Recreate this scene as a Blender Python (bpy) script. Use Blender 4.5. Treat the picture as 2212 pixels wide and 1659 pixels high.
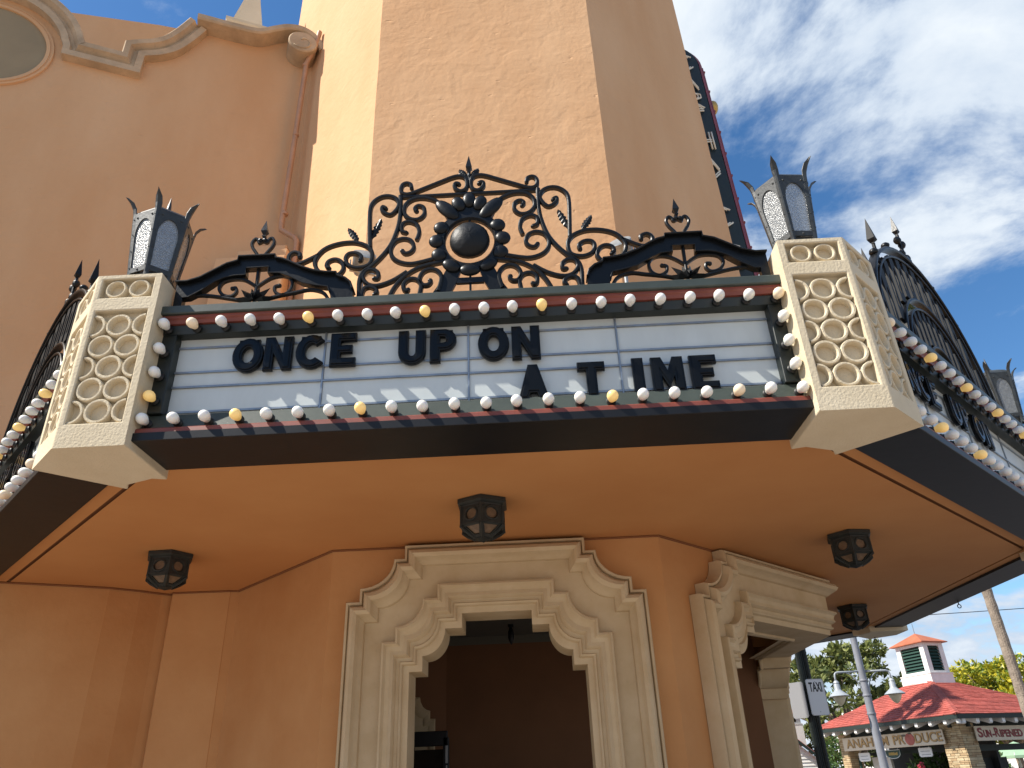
import bpy, bmesh, math, random
from mathutils import Vector, Matrix, noise
random.seed(7)
PI = math.pi
for o in list(bpy.data.objects):
    bpy.data.objects.remove(o, do_unlink=True)
SC = bpy.context.scene
COL = SC.collection

# ------------------------------------------------------------------ camera
def make_camera():
    pitch, roll, yaw = math.radians(28.2), math.radians(2.4), math.radians(-1.0)
    fw = Vector((math.sin(yaw)*math.cos(pitch), math.cos(yaw)*math.cos(pitch), math.sin(pitch)))
    r = Vector((math.cos(yaw), -math.sin(yaw), 0.0)); u = r.cross(fw)
    c, s = math.cos(roll), math.sin(roll)
    r2 = r*c - u*s; u2 = r*s + u*c
    cd = bpy.data.cameras.new('camera'); cam = bpy.data.objects.new('camera', cd)
    m = Matrix((r2, u2, -fw)).transposed().to_4x4(); m.translation = Vector((0, 0, 1.6))
    cam.matrix_world = m
    cd.sensor_width = 36.0; cd.lens = 1615/2212*36.0
    cd.clip_start = 0.05; cd.clip_end = 3000
    COL.objects.link(cam); SC.camera = cam
make_camera()

# ------------------------------------------------------------------ light
SUN_AZ, SUN_EL = math.radians(72), math.radians(48)      # azimuth measured to the left of straight behind the viewer
SUN = Vector((-math.sin(SUN_AZ)*math.cos(SUN_EL), -math.cos(SUN_AZ)*math.cos(SUN_EL), math.sin(SUN_EL)))
def make_light():
    w = bpy.data.worlds.new('World'); SC.world = w; w.use_nodes = True
    nt = w.node_tree; N = nt.nodes; L = nt.links; N.clear()
    out = N.new('ShaderNodeOutputWorld'); bg = N.new('ShaderNodeBackground'); L.new(bg.outputs[0], out.inputs[0])
    sky = N.new('ShaderNodeTexSky'); sky.sky_type = 'NISHITA'; sky.sun_disc = False
    sky.sun_elevation = SUN_EL; sky.sun_rotation = math.atan2(SUN.x, SUN.y)
    sky.air_density = 1.0; sky.dust_density = 0.25; sky.ozone_density = 2.2
    bg.inputs[1].default_value = 0.106
    # broken fair-weather clouds on a plane overhead
    tc = N.new('ShaderNodeTexCoord'); sep = N.new('ShaderNodeSeparateXYZ'); L.new(tc.outputs['Generated'], sep.inputs[0])
    zc = N.new('ShaderNodeMath'); zc.operation = 'MAXIMUM'; zc.inputs[1].default_value = 0.0; L.new(sep.outputs[2], zc.inputs[0])
    za = N.new('ShaderNodeMath'); za.operation = 'ADD'; za.inputs[1].default_value = 0.22; L.new(zc.outputs[0], za.inputs[0])
    dx = N.new('ShaderNodeMath'); dx.operation = 'DIVIDE'; L.new(sep.outputs[0], dx.inputs[0]); L.new(za.outputs[0], dx.inputs[1])
    dy = N.new('ShaderNodeMath'); dy.operation = 'DIVIDE'; L.new(sep.outputs[1], dy.inputs[0]); L.new(za.outputs[0], dy.inputs[1])
    cb = N.new('ShaderNodeCombineXYZ'); L.new(dx.outputs[0], cb.inputs[0]); L.new(dy.outputs[0], cb.inputs[1])
    cb.inputs[2].default_value = 41.7
    n1 = N.new('ShaderNodeTexNoise'); n1.inputs['Scale'].default_value = 2.3; n1.inputs['Detail'].default_value = 12
    n1.inputs['Roughness'].default_value = 0.6; n1.inputs['Distortion'].default_value = 0.25; L.new(cb.outputs[0], n1.inputs[0])
    n2 = N.new('ShaderNodeTexNoise'); n2.inputs['Scale'].default_value = 1.1; n2.inputs['Detail'].default_value = 3; L.new(cb.outputs[0], n2.inputs[0])
    ad = N.new('ShaderNodeMath'); ad.operation = 'MULTIPLY_ADD'; ad.inputs[1].default_value = 0.6; L.new(n2.outputs[0], ad.inputs[0]); L.new(n1.outputs[0], ad.inputs[2])
    lowz = N.new('ShaderNodeMapRange'); lowz.inputs['From Min'].default_value = 0.02; lowz.inputs['From Max'].default_value = 0.36
    lowz.inputs['To Min'].default_value = 0.16; lowz.inputs['To Max'].default_value = -0.015; L.new(sep.outputs[2], lowz.inputs['Value'])
    ad2 = N.new('ShaderNodeMath'); ad2.operation = 'ADD'; L.new(ad.outputs[0], ad2.inputs[0]); L.new(lowz.outputs[0], ad2.inputs[1]); ad = ad2
    rp = N.new('ShaderNodeValToRGB'); e = rp.color_ramp.elements
    e[0].position = 0.77; e[0].color = (0, 0, 0, 1); e[1].position = 0.91; e[1].color = (1, 1, 1, 1)
    rp.color_ramp.interpolation = 'EASE'; L.new(ad.outputs[0], rp.inputs[0])
    rc = N.new('ShaderNodeValToRGB'); e = rc.color_ramp.elements
    e[0].position = 0.45; e[0].color = (3.0, 3.7, 4.7, 1); e[1].position = 0.70; e[1].color = (5.6, 5.9, 6.1, 1); L.new(n1.outputs[0], rc.inputs[0])
    hs = N.new('ShaderNodeHueSaturation'); hs.inputs['Saturation'].default_value = 1.24; hs.inputs['Value'].default_value = 1.0; L.new(sky.outputs[0], hs.inputs['Color'])
    mx = N.new('ShaderNodeMixRGB'); L.new(rp.outputs[0], mx.inputs[0]); L.new(hs.outputs[0], mx.inputs[1]); L.new(rc.outputs[0], mx.inputs[2])
    L.new(mx.outputs[0], bg.inputs[0])
    sd = bpy.data.lights.new('sun', 'SUN'); sd.energy = 4.9; sd.angle = math.radians(0.53); sd.color = (1.0, 0.94, 0.84)
    so = bpy.data.objects.new('sun', sd); COL.objects.link(so)
    so.rotation_euler = SUN.to_track_quat('Z', 'Y').to_euler()
    so.location = (-20, -10, 30)
    vs = SC.view_settings; vs.view_transform = 'Standard'; vs.look = 'None'; vs.gamma = 1; vs.exposure = 0.73; vs.use_curve_mapping = False
make_light()

# ------------------------------------------------------------------ materials
MATS = {}
def mat(name, col, rough=0.6, metal=0.0, mottle=0.0, mscale=2.0, bump=0.0, bscale=20.0, pits=0.0, spec=0.5, coat=0.0,
        emit=0.0, ecol=None, trans=0.0, sss=0.0, col2=None, dirt=0.0, bdist=0.01, streak=False):
    m = bpy.data.materials.new(name); m.use_nodes = True; nt = m.node_tree; N = nt.nodes; L = nt.links
    b = N['Principled BSDF']; b.inputs['Roughness'].default_value = rough; b.inputs['Metallic'].default_value = metal
    b.inputs['Specular IOR Level'].default_value = spec; b.inputs['Coat Weight'].default_value = coat
    b.inputs['Base Color'].default_value = (*col, 1)
    if trans: b.inputs['Transmission Weight'].default_value = trans
    if sss:
        b.inputs['Subsurface Weight'].default_value = sss; b.inputs['Subsurface Radius'].default_value = (0.02, 0.015, 0.01)
    if emit:
        b.inputs['Emission Color'].default_value = (*(ecol or col), 1); b.inputs['Emission Strength'].default_value = emit
    tc = N.new('ShaderNodeTexCoord'); src = tc.outputs['Object']
    if mottle:
        vec = src
        if streak:
            mp = N.new('ShaderNodeMapping'); mp.inputs['Scale'].default_value = (1, 1, 0.35); L.new(src, mp.inputs[0]); vec = mp.outputs[0]
        n = N.new('ShaderNodeTexNoise'); n.inputs['Scale'].default_value = mscale; n.inputs['Detail'].default_value = 7; n.inputs['Roughness'].default_value = 0.6; L.new(vec, n.inputs[0])
        r = N.new('ShaderNodeValToRGB'); r.color_ramp.elements[0].position = 0.3; r.color_ramp.elements[1].position = 0.7
        c2 = col2 or tuple(c*(1-mottle) for c in col); c1 = tuple(min(1, c*(1+mottle*0.4)) for c in col) if not col2 else col
        r.color_ramp.elements[0].color = (*c2, 1); r.color_ramp.elements[1].color = (*c1, 1); L.new(n.outputs[0], r.inputs[0])
        last = r.outputs[0]
        if dirt:
            n3 = N.new('ShaderNodeTexNoise'); n3.inputs['Scale'].default_value = mscale*9; n3.inputs['Detail'].default_value = 5; L.new(src, n3.inputs[0])
            r3 = N.new('ShaderNodeValToRGB'); r3.color_ramp.elements[0].position = 0.62; r3.color_ramp.elements[1].position = 0.8
            r3.color_ramp.elements[0].color = (0, 0, 0, 1); r3.color_ramp.elements[1].color = (dirt, dirt, dirt, 1); L.new(n3.outputs[0], r3.inputs[0])
            mx = N.new('ShaderNodeMixRGB'); mx.blend_type = 'MIX'; L.new(r3.outputs[0], mx.inputs[0]); L.new(last, mx.inputs[1])
            mx.inputs[2].default_value = (*[c*0.35 for c in col], 1); last = mx.outputs[0]
        L.new(last, b.inputs['Base Color'])
    if bump:
        n2 = N.new('ShaderNodeTexNoise'); n2.inputs['Scale'].default_value = bscale; n2.inputs['Detail'].default_value = 6; L.new(src, n2.inputs[0])
        h = n2.outputs[0]
        if pits:
            n4 = N.new('ShaderNodeTexNoise'); n4.inputs['Scale'].default_value = bscale*0.22; n4.inputs['Detail'].default_value = 2; n4.inputs['Distortion'].default_value = 0.8; L.new(src, n4.inputs[0])
            a = N.new('ShaderNodeMath'); a.operation = 'MULTIPLY_ADD'; a.inputs[1].default_value = 2.2; L.new(n4.outputs[0], a.inputs[0]); L.new(h, a.inputs[2])
            v = N.new('ShaderNodeTexVoronoi'); v.inputs['Scale'].default_value = bscale*0.42; v.inputs['Randomness'].default_value = 1.0
            mp2 = N.new('ShaderNodeMapping'); mp2.inputs['Scale'].default_value = (0.55, 0.55, 1.3); mp2.inputs['Rotation'].default_value = (0, 0.6, 0); L.new(src, mp2.inputs[0])
            wn = N.new('ShaderNodeTexNoise'); wn.inputs['Scale'].default_value = 14; L.new(mp2.outputs[0], wn.inputs[0])
            wa = N.new('ShaderNodeMixRGB'); wa.inputs[0].default_value = 0.12; L.new(mp2.outputs[0], wa.inputs[1]); L.new(wn.outputs['Color'], wa.inputs[2])
            L.new(wa.outputs[0], v.inputs[0])
            vr = N.new('ShaderNodeValToRGB'); vr.color_ramp.elements[0].position = 0.02; vr.color_ramp.elements[1].position = 0.12
            vr.color_ramp.elements[0].color = (0, 0, 0, 1); L.new(v.outputs['Distance'], vr.inputs[0])
            # keep only a share of the pits
            sel = N.new('ShaderNodeTexNoise'); sel.inputs['Scale'].default_value = 1.7; L.new(src, sel.inputs[0])
            sr = N.new('ShaderNodeValToRGB'); sr.color_ramp.elements[0].position = 0.44; sr.color_ramp.elements[1].position = 0.56; L.new(sel.outputs[0], sr.inputs[0])
            pm = N.new('ShaderNodeMath'); pm.operation = 'MAXIMUM'; L.new(vr.outputs[0], pm.inputs[0]); L.new(sr.outputs[0], pm.inputs[1])
            a2 = N.new('ShaderNodeMath'); a2.operation = 'MULTIPLY_ADD'; a2.inputs[1].default_value = pits; L.new(pm.outputs[0], a2.inputs[0]); L.new(a.outputs[0], a2.inputs[2])
            h = a2.outputs[0]
        bp = N.new('ShaderNodeBump'); bp.inputs['Strength'].default_value = bump; bp.inputs['Distance'].default_value = bdist
        L.new(h, bp.inputs['Height']); L.new(bp.outputs[0], b.inputs['Normal'])
    MATS[name] = m; return m
mat('stucco', (0.655, 0.41, 0.228), 0.88, mottle=0.22, mscale=0.8, bump=0.35, bscale=16, pits=1.6, dirt=0.06, bdist=0.013, spec=0.2, col2=(0.58, 0.325, 0.16), streak=True)
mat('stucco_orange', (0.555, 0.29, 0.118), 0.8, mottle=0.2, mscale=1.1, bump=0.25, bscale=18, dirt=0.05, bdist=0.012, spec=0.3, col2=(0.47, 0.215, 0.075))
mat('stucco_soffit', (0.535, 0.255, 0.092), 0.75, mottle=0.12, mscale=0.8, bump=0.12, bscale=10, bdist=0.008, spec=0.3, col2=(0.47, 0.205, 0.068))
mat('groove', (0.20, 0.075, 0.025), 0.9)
mat('cream', (0.66, 0.57, 0.41), 0.85, mottle=0.15, mscale=3.0, bump=0.6, bscale=75, dirt=0.15, bdist=0.006, spec=0.25, col2=(0.58, 0.485, 0.33))
mat('cream_trim', (0.60, 0.475, 0.30), 0.8, mottle=0.15, mscale=3.5, bump=0.25, bscale=40, dirt=0.12, bdist=0.004, spec=0.3, col2=(0.50, 0.37, 0.21))
mat('coping', (0.50, 0.37, 0.24), 0.9, mottle=0.3, mscale=3.5, bump=0.5, bscale=40, dirt=0.4, bdist=0.01, spec=0.2)
mat('niche', (0.30, 0.23, 0.135), 0.9, mottle=0.12, mscale=2)
mat('iron', (0.005, 0.006, 0.007), 0.36, bump=0.3, bscale=50, bdist=0.004, spec=0.26)
mat('hammered_iron', (0.005, 0.006, 0.007), 0.5, bump=0.5, bscale=16, bdist=0.012, spec=0.3)
mat('spear_iron', (0.006, 0.007, 0.008), 0.6, spec=0.25)
mat('dark_green', (0.012, 0.017, 0.015), 0.42, mottle=0.25, mscale=6, dirt=0.1)
mat('cap_green', (0.048, 0.060, 0.050), 0.45, mottle=0.25, mscale=5, dirt=0.15, bump=0.05, bscale=30)
mat('red_trim', (0.20, 0.045, 0.028), 0.5, mottle=0.25, mscale=8)
mat('black_paint', (0.006, 0.0065, 0.008), 0.45, mottle=0.35, mscale=4, dirt=0.05, bump=0.08, bscale=12, spec=0.35)
mat('panel_white', (0.56, 0.60, 0.585), 0.35, mottle=0.09, mscale=5, spec=0.5, streak=True)
mat('rail', (0.30, 0.33, 0.36), 0.35, metal=0.6, mottle=0.3, mscale=9)
mat('letter_black', (0.004, 0.0045, 0.005), 0.2, spec=0.22)
mat('bulb_white', (0.88, 0.86, 0.80), 0.3, mottle=0.08, mscale=20, sss=0.35, spec=0.35)
mat('bulb_lit', (0.85, 0.62, 0.26), 0.35, sss=0.1, emit=0.18, ecol=(1.0, 0.60, 0.16))
mat('bulb_warm', (0.82, 0.70, 0.52), 0.35, sss=0.1, emit=0.06, ecol=(1.0, 0.6, 0.25))
mat('socket', (0.008, 0.008, 0.008), 0.5)
mat('lantern_iron', (0.030, 0.036, 0.038), 0.5, mottle=0.5, mscale=14, bump=0.35, bscale=45, bdist=0.004, col2=(0.012, 0.014, 0.015))
mat('lantern_glass', (0.26, 0.28, 0.29), 0.22, bump=0.9, bscale=130, bdist=0.006, spec=0.6, trans=0.35, mottle=0.3, mscale=40)
mat('soffit_iron', (0.016, 0.018, 0.014), 0.6, mottle=0.5, mscale=15, bump=0.4, bscale=60, bdist=0.004)
mat('amber_glass', (0.17, 0.11, 0.065), 0.3, bump=0.6, bscale=90, bdist=0.004, mottle=0.4, mscale=30)
mat('pipe_paint', (0.46, 0.25, 0.14), 0.55, mottle=0.2, mscale=5)
mat('galvanised', (0.30, 0.33, 0.34), 0.4, metal=0.3, mottle=0.4, mscale=15)
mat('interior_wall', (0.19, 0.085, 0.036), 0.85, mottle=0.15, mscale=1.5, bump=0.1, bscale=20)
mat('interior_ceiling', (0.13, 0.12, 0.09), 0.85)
mat('dark_glass', (0.02, 0.018, 0.015), 0.08, spec=0.6)
mat('steel', (0.4, 0.4, 0.4), 0.3, metal=0.9)
mat('ground', (0.33, 0.28, 0.24), 0.9, mottle=0.2, mscale=0.6, bump=0.3, bscale=30)
mat('asphalt', (0.06, 0.06, 0.06), 0.9, mottle=0.3, mscale=1.5, bump=0.4, bscale=60)
mat('blade_green', (0.012, 0.020, 0.017), 0.45, mottle=0.3, mscale=4)
mat('blade_red', (0.22, 0.035, 0.045), 0.45, mottle=0.3, mscale=5)
mat('neon', (0.75, 0.70, 0.58), 0.25, spec=0.6)
mat('gold', (0.55, 0.36, 0.10), 0.35, metal=0.5)
mat('roof_red', (0.42, 0.095, 0.07), 0.85, mottle=0.35, mscale=2.2, bump=0.5, bscale=70, dirt=0.2)
mat('copper_roof', (0.42, 0.125, 0.055), 0.6, mottle=0.25, mscale=3)
mat('white_paint', (0.74, 0.72, 0.68), 0.55, mottle=0.1, mscale=4)
mat('louvre_green', (0.015, 0.050, 0.036), 0.5)
mat('louvre_dark', (0.006, 0.009, 0.008), 0.8)
mat('eave_green', (0.012, 0.022, 0.018), 0.6)
mat('stone_a', (0.50, 0.37, 0.21), 0.9, mottle=0.3, mscale=5, bump=0.5, bscale=40)
mat('stone_b', (0.42, 0.29, 0.16), 0.9, mottle=0.3, mscale=5, bump=0.5, bscale=40)
mat('stone_c', (0.56, 0.44, 0.27), 0.9, mottle=0.3, mscale=5, bump=0.5, bscale=40)
mat('mortar', (0.16, 0.11, 0.07), 0.95)
mat('sign_cream', (0.68, 0.58, 0.44), 0.55, mottle=0.06, mscale=3)
mat('sign_gold', (0.45, 0.27, 0.09), 0.45)
mat('sign_shadow', (0.13, 0.10, 0.075), 0.6)
mat('sign_red', (0.22, 0.018, 0.022), 0.5)
mat('sign_white', (0.76, 0.76, 0.74), 0.5)
mat('sign_grey', (0.30, 0.30, 0.31), 0.5, metal=0.3)
mat('text_black', (0.01, 0.01, 0.012), 0.5)
mat('peach', (0.48, 0.13, 0.10), 0.6, mottle=0.3, mscale=8)
mat('pole_green', (0.012, 0.019, 0.017), 0.45, mottle=0.3, mscale=5)
mat('pole_grey', (0.22, 0.23, 0.26), 0.5, mottle=0.2, mscale=5)
mat('lamp_shade', (0.34, 0.37, 0.40), 0.4, mottle=0.15, mscale=6)
mat('lamp_globe', (0.58, 0.52, 0.36), 0.35, sss=0.1)
mat('umbrella_green', (0.28, 0.42, 0.27), 0.8, mottle=0.1, mscale=3)
mat('counter_dark', (0.02, 0.02, 0.018), 0.7)
mat('brick_red', (0.22, 0.07, 0.04), 0.9, mottle=0.3, mscale=6)
mat('flower', (0.70, 0.10, 0.14), 0.7)
mat('bark', (0.20, 0.15, 0.11), 0.95, mottle=0.4, mscale=3, bump=0.8, bscale=14)
mat('palm_bark', (0.27, 0.215, 0.165), 0.95, mottle=0.4, mscale=5, bump=0.8, bscale=25, bdist=0.03)
def leafmat(name, a, b, tr=0.3):
    m = bpy.data.materials.new(name); m.use_nodes = True; nt = m.node_tree; N = nt.nodes; L = nt.links
    p = N['Principled BSDF']; p.inputs['Roughness'].default_value = 0.45
    g = N.new('ShaderNodeNewGeometry'); r = N.new('ShaderNodeValToRGB')
    r.color_ramp.elements[0].color = (*a, 1); r.color_ramp.elements[1].color = (*b, 1)
    L.new(g.outputs['Random Per Island'], r.inputs[0]); L.new(r.outputs[0], p.inputs['Base Color'])
    t = N.new('ShaderNodeBsdfTranslucent'); L.new(r.outputs[0], t.inputs[0])
    mx = N.new('ShaderNodeMixShader'); mx.inputs[0].default_value = tr
    L.new(p.outputs[0], mx.inputs[1]); L.new(t.outputs[0], mx.inputs[2]); L.new(mx.outputs[0], N['Material Output'].inputs[0])
    MATS[name] = m
leafmat('leaf_magnolia', (0.05, 0.08, 0.018), (0.27, 0.29, 0.085))
leafmat('leaf_yellow', (0.10, 0.19, 0.025), (0.60, 0.50, 0.03))
leafmat('leaf_palm', (0.07, 0.10, 0.025), (0.17, 0.19, 0.06))
leafmat('leaf_green', (0.04, 0.09, 0.02), (0.11, 0.19, 0.05))

# ------------------------------------------------------------------ mesh helpers
class MB:
    def __init__(s): s.v = []; s.f = []
    def add(s, vs, fs, M=None):
        o = len(s.v)
        s.v += [tuple(M @ Vector(p)) if M else tuple(p) for p in vs]
        s.f += [tuple(i+o for i in f) for f in fs]; return s
    def box(s, c, d, M=None, bev=0.0):
        x, y, z = (k/2 for k in d); cx, cy, cz = c
        if bev <= 0:
            vs = [(cx+i*x, cy+j*y, cz+k*z) for k in (-1, 1) for (i, j) in ((-1, -1), (1, -1), (1, 1), (-1, 1))]
            return s.add(vs, [(3, 2, 1, 0), (4, 5, 6, 7), (0, 1, 5, 4), (1, 2, 6, 5), (2, 3, 7, 6), (3, 0, 4, 7)], M)
        b = bev; ring = lambda zz, e: [(cx-x+e, cy-y, zz), (cx+x-e, cy-y, zz), (cx+x, cy-y+e, zz), (cx+x, cy+y-e, zz), (cx+x-e, cy+y, zz), (cx-x+e, cy+y, zz), (cx-x, cy+y-e, zz), (cx-x, cy-y+e, zz)]
        top = lambda zz: [(cx-x+b, cy-y+b, zz), (cx+x-b, cy-y+b, zz), (cx+x-b, cy-y+b, zz), (cx+x-b, cy+y-b, zz), (cx+x-b, cy+y-b, zz), (cx-x+b, cy+y-b, zz), (cx-x+b, cy+y-b, zz), (cx-x+b, cy-y+b, zz)]
        return s.loft([top(cz-z), ring(cz-z+b, b), ring(cz+z-b, b), top(cz+z)], True, True, M)
    def loft(s, rings, closed=True, caps=True, M=None, loop=False):
        n = len(rings[0]); vs = [p for r in rings for p in r]; fs = []
        R = len(rings)
        for i in range(R if loop else R-1):
            i2 = (i+1) % R
            for j in range(n if closed else n-1):
                k = (j+1) % n
                fs.append((i*n+j, i*n+k, i2*n+k, i2*n+j))
        if caps and closed and not loop:
            fs.append(tuple(range(n-1, -1, -1))); fs.append(tuple((R-1)*n+j for j in range(n)))
        return s.add(vs, fs, M)
    def prism(s, poly, a, b, M=None):      # poly in XZ, extruded along Y from a to b
        return s.loft([[(x, a, z) for x, z in poly], [(x, b, z) for x, z in poly]], True, True, M)
    def prismz(s, poly, a, b, M=None):
        return s.loft([[(x, y, a) for x, y in poly], [(x, y, b) for x, y in poly]], True, True, M)
    def tube(s, path, r, n=8, caps=True, M=None):
        P = [Vector(p) for p in path]; rings = []; up = None
        for i, p in enumerate(P):
            t = (P[min(i+1, len(P)-1)] - P[max(i-1, 0)]).normalized()
            if up is None:
                up = Vector((0, 0, 1)) if abs(t.z) < 0.9 else Vector((1, 0, 0))
            a = t.cross(up).normalized(); up = a.cross(t).normalized()
            rr = r[i] if isinstance(r, (list, tuple)) else r
            rings.append([tuple(p + a*math.cos(2*PI*k/n)*rr + up*math.sin(2*PI*k/n)*rr) for k in range(n)])
        return s.loft(rings, True, caps, M)
    def bar(s, path, w, d, y=0.0, M=None):  # chamfered flat bar following a path in XZ
        n = len(path); rings = []; c = min(w, d)*0.28
        for i, (x, z) in enumerate(path):
            a = path[max(i-1, 0)]; b = path[min(i+1, n-1)]
            tx, tz = b[0]-a[0], b[1]-a[1]; l = math.hypot(tx, tz) or 1; nx, nz = -tz/l, tx/l
            h = w/2; e = d/2
            sec = [(-h, -e+c), (-h+c, -e), (h-c, -e), (h, -e+c), (h, e-c), (h-c, e), (-h+c, e), (-h, e-c)]
            rings.append([(x+nx*u, y+v, z+nz*u) for u, v in sec])
        return s.loft(rings, True, True, M)
    def lathe(s, prof, n=16, c=(0, 0, 0), M=None, ax='z', rot=0.0):
        rings = []
        for r, h in prof:
            ring = []
            for k in range(n):
                t = 2*PI*k/n + rot; x, y = math.cos(t)*r, math.sin(t)*r
                q = (x, y, h) if ax == 'z' else ((x, -h, y) if ax == '-y' else (h, x, y))
                ring.append((c[0]+q[0], c[1]+q[1], c[2]+q[2]))
            rings.append(ring)
        return s.loft(rings, True, True, M)
    def ell(s, c, r, n=10, m=7, M=None):
        rings = []
        for i in range(1, m):
            t = PI*i/m; rings.append([(c[0]+r[0]*math.sin(t)*math.cos(2*PI*k/n), c[1]+r[1]*math.sin(t)*math.sin(2*PI*k/n), c[2]-r[2]*math.cos(t)) for k in range(n)])
        return s.loft(rings, True, True, M)
    def build(s, name, m, parent=None, smooth=False, loc=None, label=None, kind=None, auto=None):
        me = bpy.data.meshes.new(name); me.from_pydata(s.v, [], s.f); me.update()
        bm = bmesh.new(); bm.from_mesh(me); bmesh.ops.recalc_face_normals(bm, faces=bm.faces); bm.to_mesh(me); bm.free()
        if m: me.materials.append(MATS[m])
        if smooth:
            for p in me.polygons: p.use_smooth = True
            if auto is not None:
                try: me.set_sharp_from_angle(angle=math.radians(auto))
                except Exception: pass
        o = bpy.data.objects.new(name, me); COL.objects.link(o)
        if parent: o.parent = parent
        if loc: o.location = loc
        if label: o['label'] = label
        if kind: o['kind'] = kind
        return o

def tag(o, label, cat, group=None):
    o['label'] = label; o['category'] = cat
    if group: o['group'] = group
    return o
def thing(name, label, cat, loc=(0, 0, 0), rz=0.0, group=None):
    o = bpy.data.objects.new(name, None); o.empty_display_size = 0.1; COL.objects.link(o)
    o.location = loc; o.rotation_euler = (0, 0, rz); return tag(o, label, cat, group)
KIDS = {}
def kids(o):
    return [c for c in COL.objects if c.parent == o]
def dup(o, loc=None, rz=None, label=None, parent=None, skip=()):
    c = o.copy(); COL.objects.link(c)
    if parent: c.parent = parent
    if loc is not None: c.location = loc
    if rz is not None: c.rotation_euler = (0, 0, rz)
    if label: c['label'] = label
    for ch in list(o.children):
        if ch.name.split('.')[0] not in skip: dup(ch, parent=c)
    return c
def smooth_path(pts, sub=5):
    out = []; n = len(pts)
    for i in range(n-1):
        p0 = pts[max(i-1, 0)]; p1 = pts[i]; p2 = pts[i+1]; p3 = pts[min(i+2, n-1)]
        for k in range(sub):
            t = k/sub; q = []
            for a, b, c, d in zip(p0, p1, p2, p3):
                q.append(0.5*((2*b)+(-a+c)*t+(2*a-5*b+4*c-d)*t*t+(-a+3*b-3*c+d)*t**3))
            out.append(tuple(q))
    out.append(tuple(pts[-1])); return out
def Rz(a): return Matrix.Rotation(a, 4, 'Z')
def T(x, y, z): return Matrix.Translation((x, y, z))
def panel_hole(mb, outer, hole, y0, y1, M=None):
    """plate in XZ with a hole; outer and hole have the same point count; y0 front, y1 back"""
    n = len(outer)
    f = lambda P, y: [(x, y, z) for x, z in P]
    mb.loft([f(hole, y1), f(hole, y0), f(outer, y0), f(outer, y1)], True, False, M, loop=True)

# text -> mesh
def text_mb(txt, size=1.0, offset=0.0, extrude=0.01, bevel=0.0, sx=1.0, center=True):
    cu = bpy.data.curves.new('txt', 'FONT'); cu.body = txt; cu.size = size; cu.offset = offset; cu.extrude = extrude; cu.bevel_depth = bevel
    cu.align_x = 'CENTER' if center else 'LEFT'; cu.align_y = 'CENTER' if center else 'BOTTOM_BASELINE'; cu.resolution_u = 4
    o = bpy.data.objects.new('txt', cu); COL.objects.link(o)
    dg = bpy.context.evaluated_depsgraph_get(); me = o.evaluated_get(dg).to_mesh()
    mb = MB(); mb.add([(v.co.x*sx, -v.co.z, v.co.y) for v in me.vertices], [tuple(p.vertices) for p in me.polygons])
    o.evaluated_get(dg).to_mesh_clear(); bpy.data.objects.remove(o); bpy.data.curves.remove(cu); return mb
def outline_mb(splines, extrude, bevel, offset=0.0):
    cu = bpy.data.curves.new('ol', 'CURVE'); cu.dimensions = '2D'; cu.fill_mode = 'BOTH'; cu.extrude = extrude; cu.bevel_depth = bevel; cu.bevel_resolution = 1; cu.offset = offset
    for pts in splines:
        sp = cu.splines.new('POLY'); sp.points.add(len(pts)-1); sp.use_cyclic_u = True
        for i, (x, z) in enumerate(pts): sp.points[i].co = (x, z, 0, 1)
    o = bpy.data.objects.new('ol', cu); COL.objects.link(o)
    dg = bpy.context.evaluated_depsgraph_get(); me = o.evaluated_get(dg).to_mesh()
    mb = MB(); mb.add([(v.co.x, -v.co.z, v.co.y) for v in me.vertices], [tuple(p.vertices) for p in me.polygons])
    o.evaluated_get(dg).to_mesh_clear(); bpy.data.objects.remove(o); bpy.data.curves.remove(cu); return mb

# ------------------------------------------------------------------ ground
g = MB(); g.box((0, 300, -0.05), (1600, 1600, 0.1)); go = g.build('ground', 'ground'); go['kind'] = 'structure'
g = MB(); g.box((14, 17, 0.006), (60, 9, 0.004), M=Rz(math.radians(20))); ro = g.build('road', 'asphalt'); ro['kind'] = 'structure'

# ------------------------------------------------------------------ theatre building
CX = -0.285
HB = 1.27                                   # half side of the lower octagon
BLD = thing('theatre_building', 'orange stucco theatre with an octagonal tower rising above the marquee canopy', 'building', (CX, 5.73, 0))
def W(x, y, z=0.0): return (x-CX, y-5.73, z)
OFF = T(-CX, -5.73, 0)                       # world coordinates -> building coordinates
S2 = math.sqrt(0.5)
# corners of the lower octagon (world)
VL = Vector((CX-HB, 5.73, 0)); VR = Vector((CX+HB, 5.73, 0)); V1 = VR + Vector((S2, S2, 0))*2*HB; V2 = V1 + Vector((0, 1, 0))*2*HB; V3 = V2+Vector((-S2, S2, 0))*2*HB
# tower shaft
def tower():
    m = MB(); hb = 1.22; cx = -0.25; y = 5.735; s = 2*hb*S2
    def ring(z, t):
        k = t
        return [(cx-hb, y, z), (cx+hb, y, z), (cx+hb+s-k, y+s-k, z), (cx+hb+s-k, y+s+2*hb, z), (cx+hb, y+2*s+2*hb, z), (cx-hb, y+2*s+2*hb, z), (cx-hb-s, y+s+2*hb, z), (cx-hb-s, y+s, z)]
    # subdivide vertically with slightly irregular trowelled corners
    rings = []
    for i in range(0, 23):
        z = 3.33 + i*0.5
        t = max(0, (z-6.5)*0.030)
        r = ring(z, t)
        r = [(x+0.008*noise.noise((z*1.3, j, 0)), yy+0.008*noise.noise((z*1.3, j, 5)), zz) for j, (x, yy, zz) in enumerate(r)]
        rings.append(r)
    m.loft(rings, True, True, OFF)
    m.build('tower_wall', 'stucco', BLD)
tower()
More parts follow.
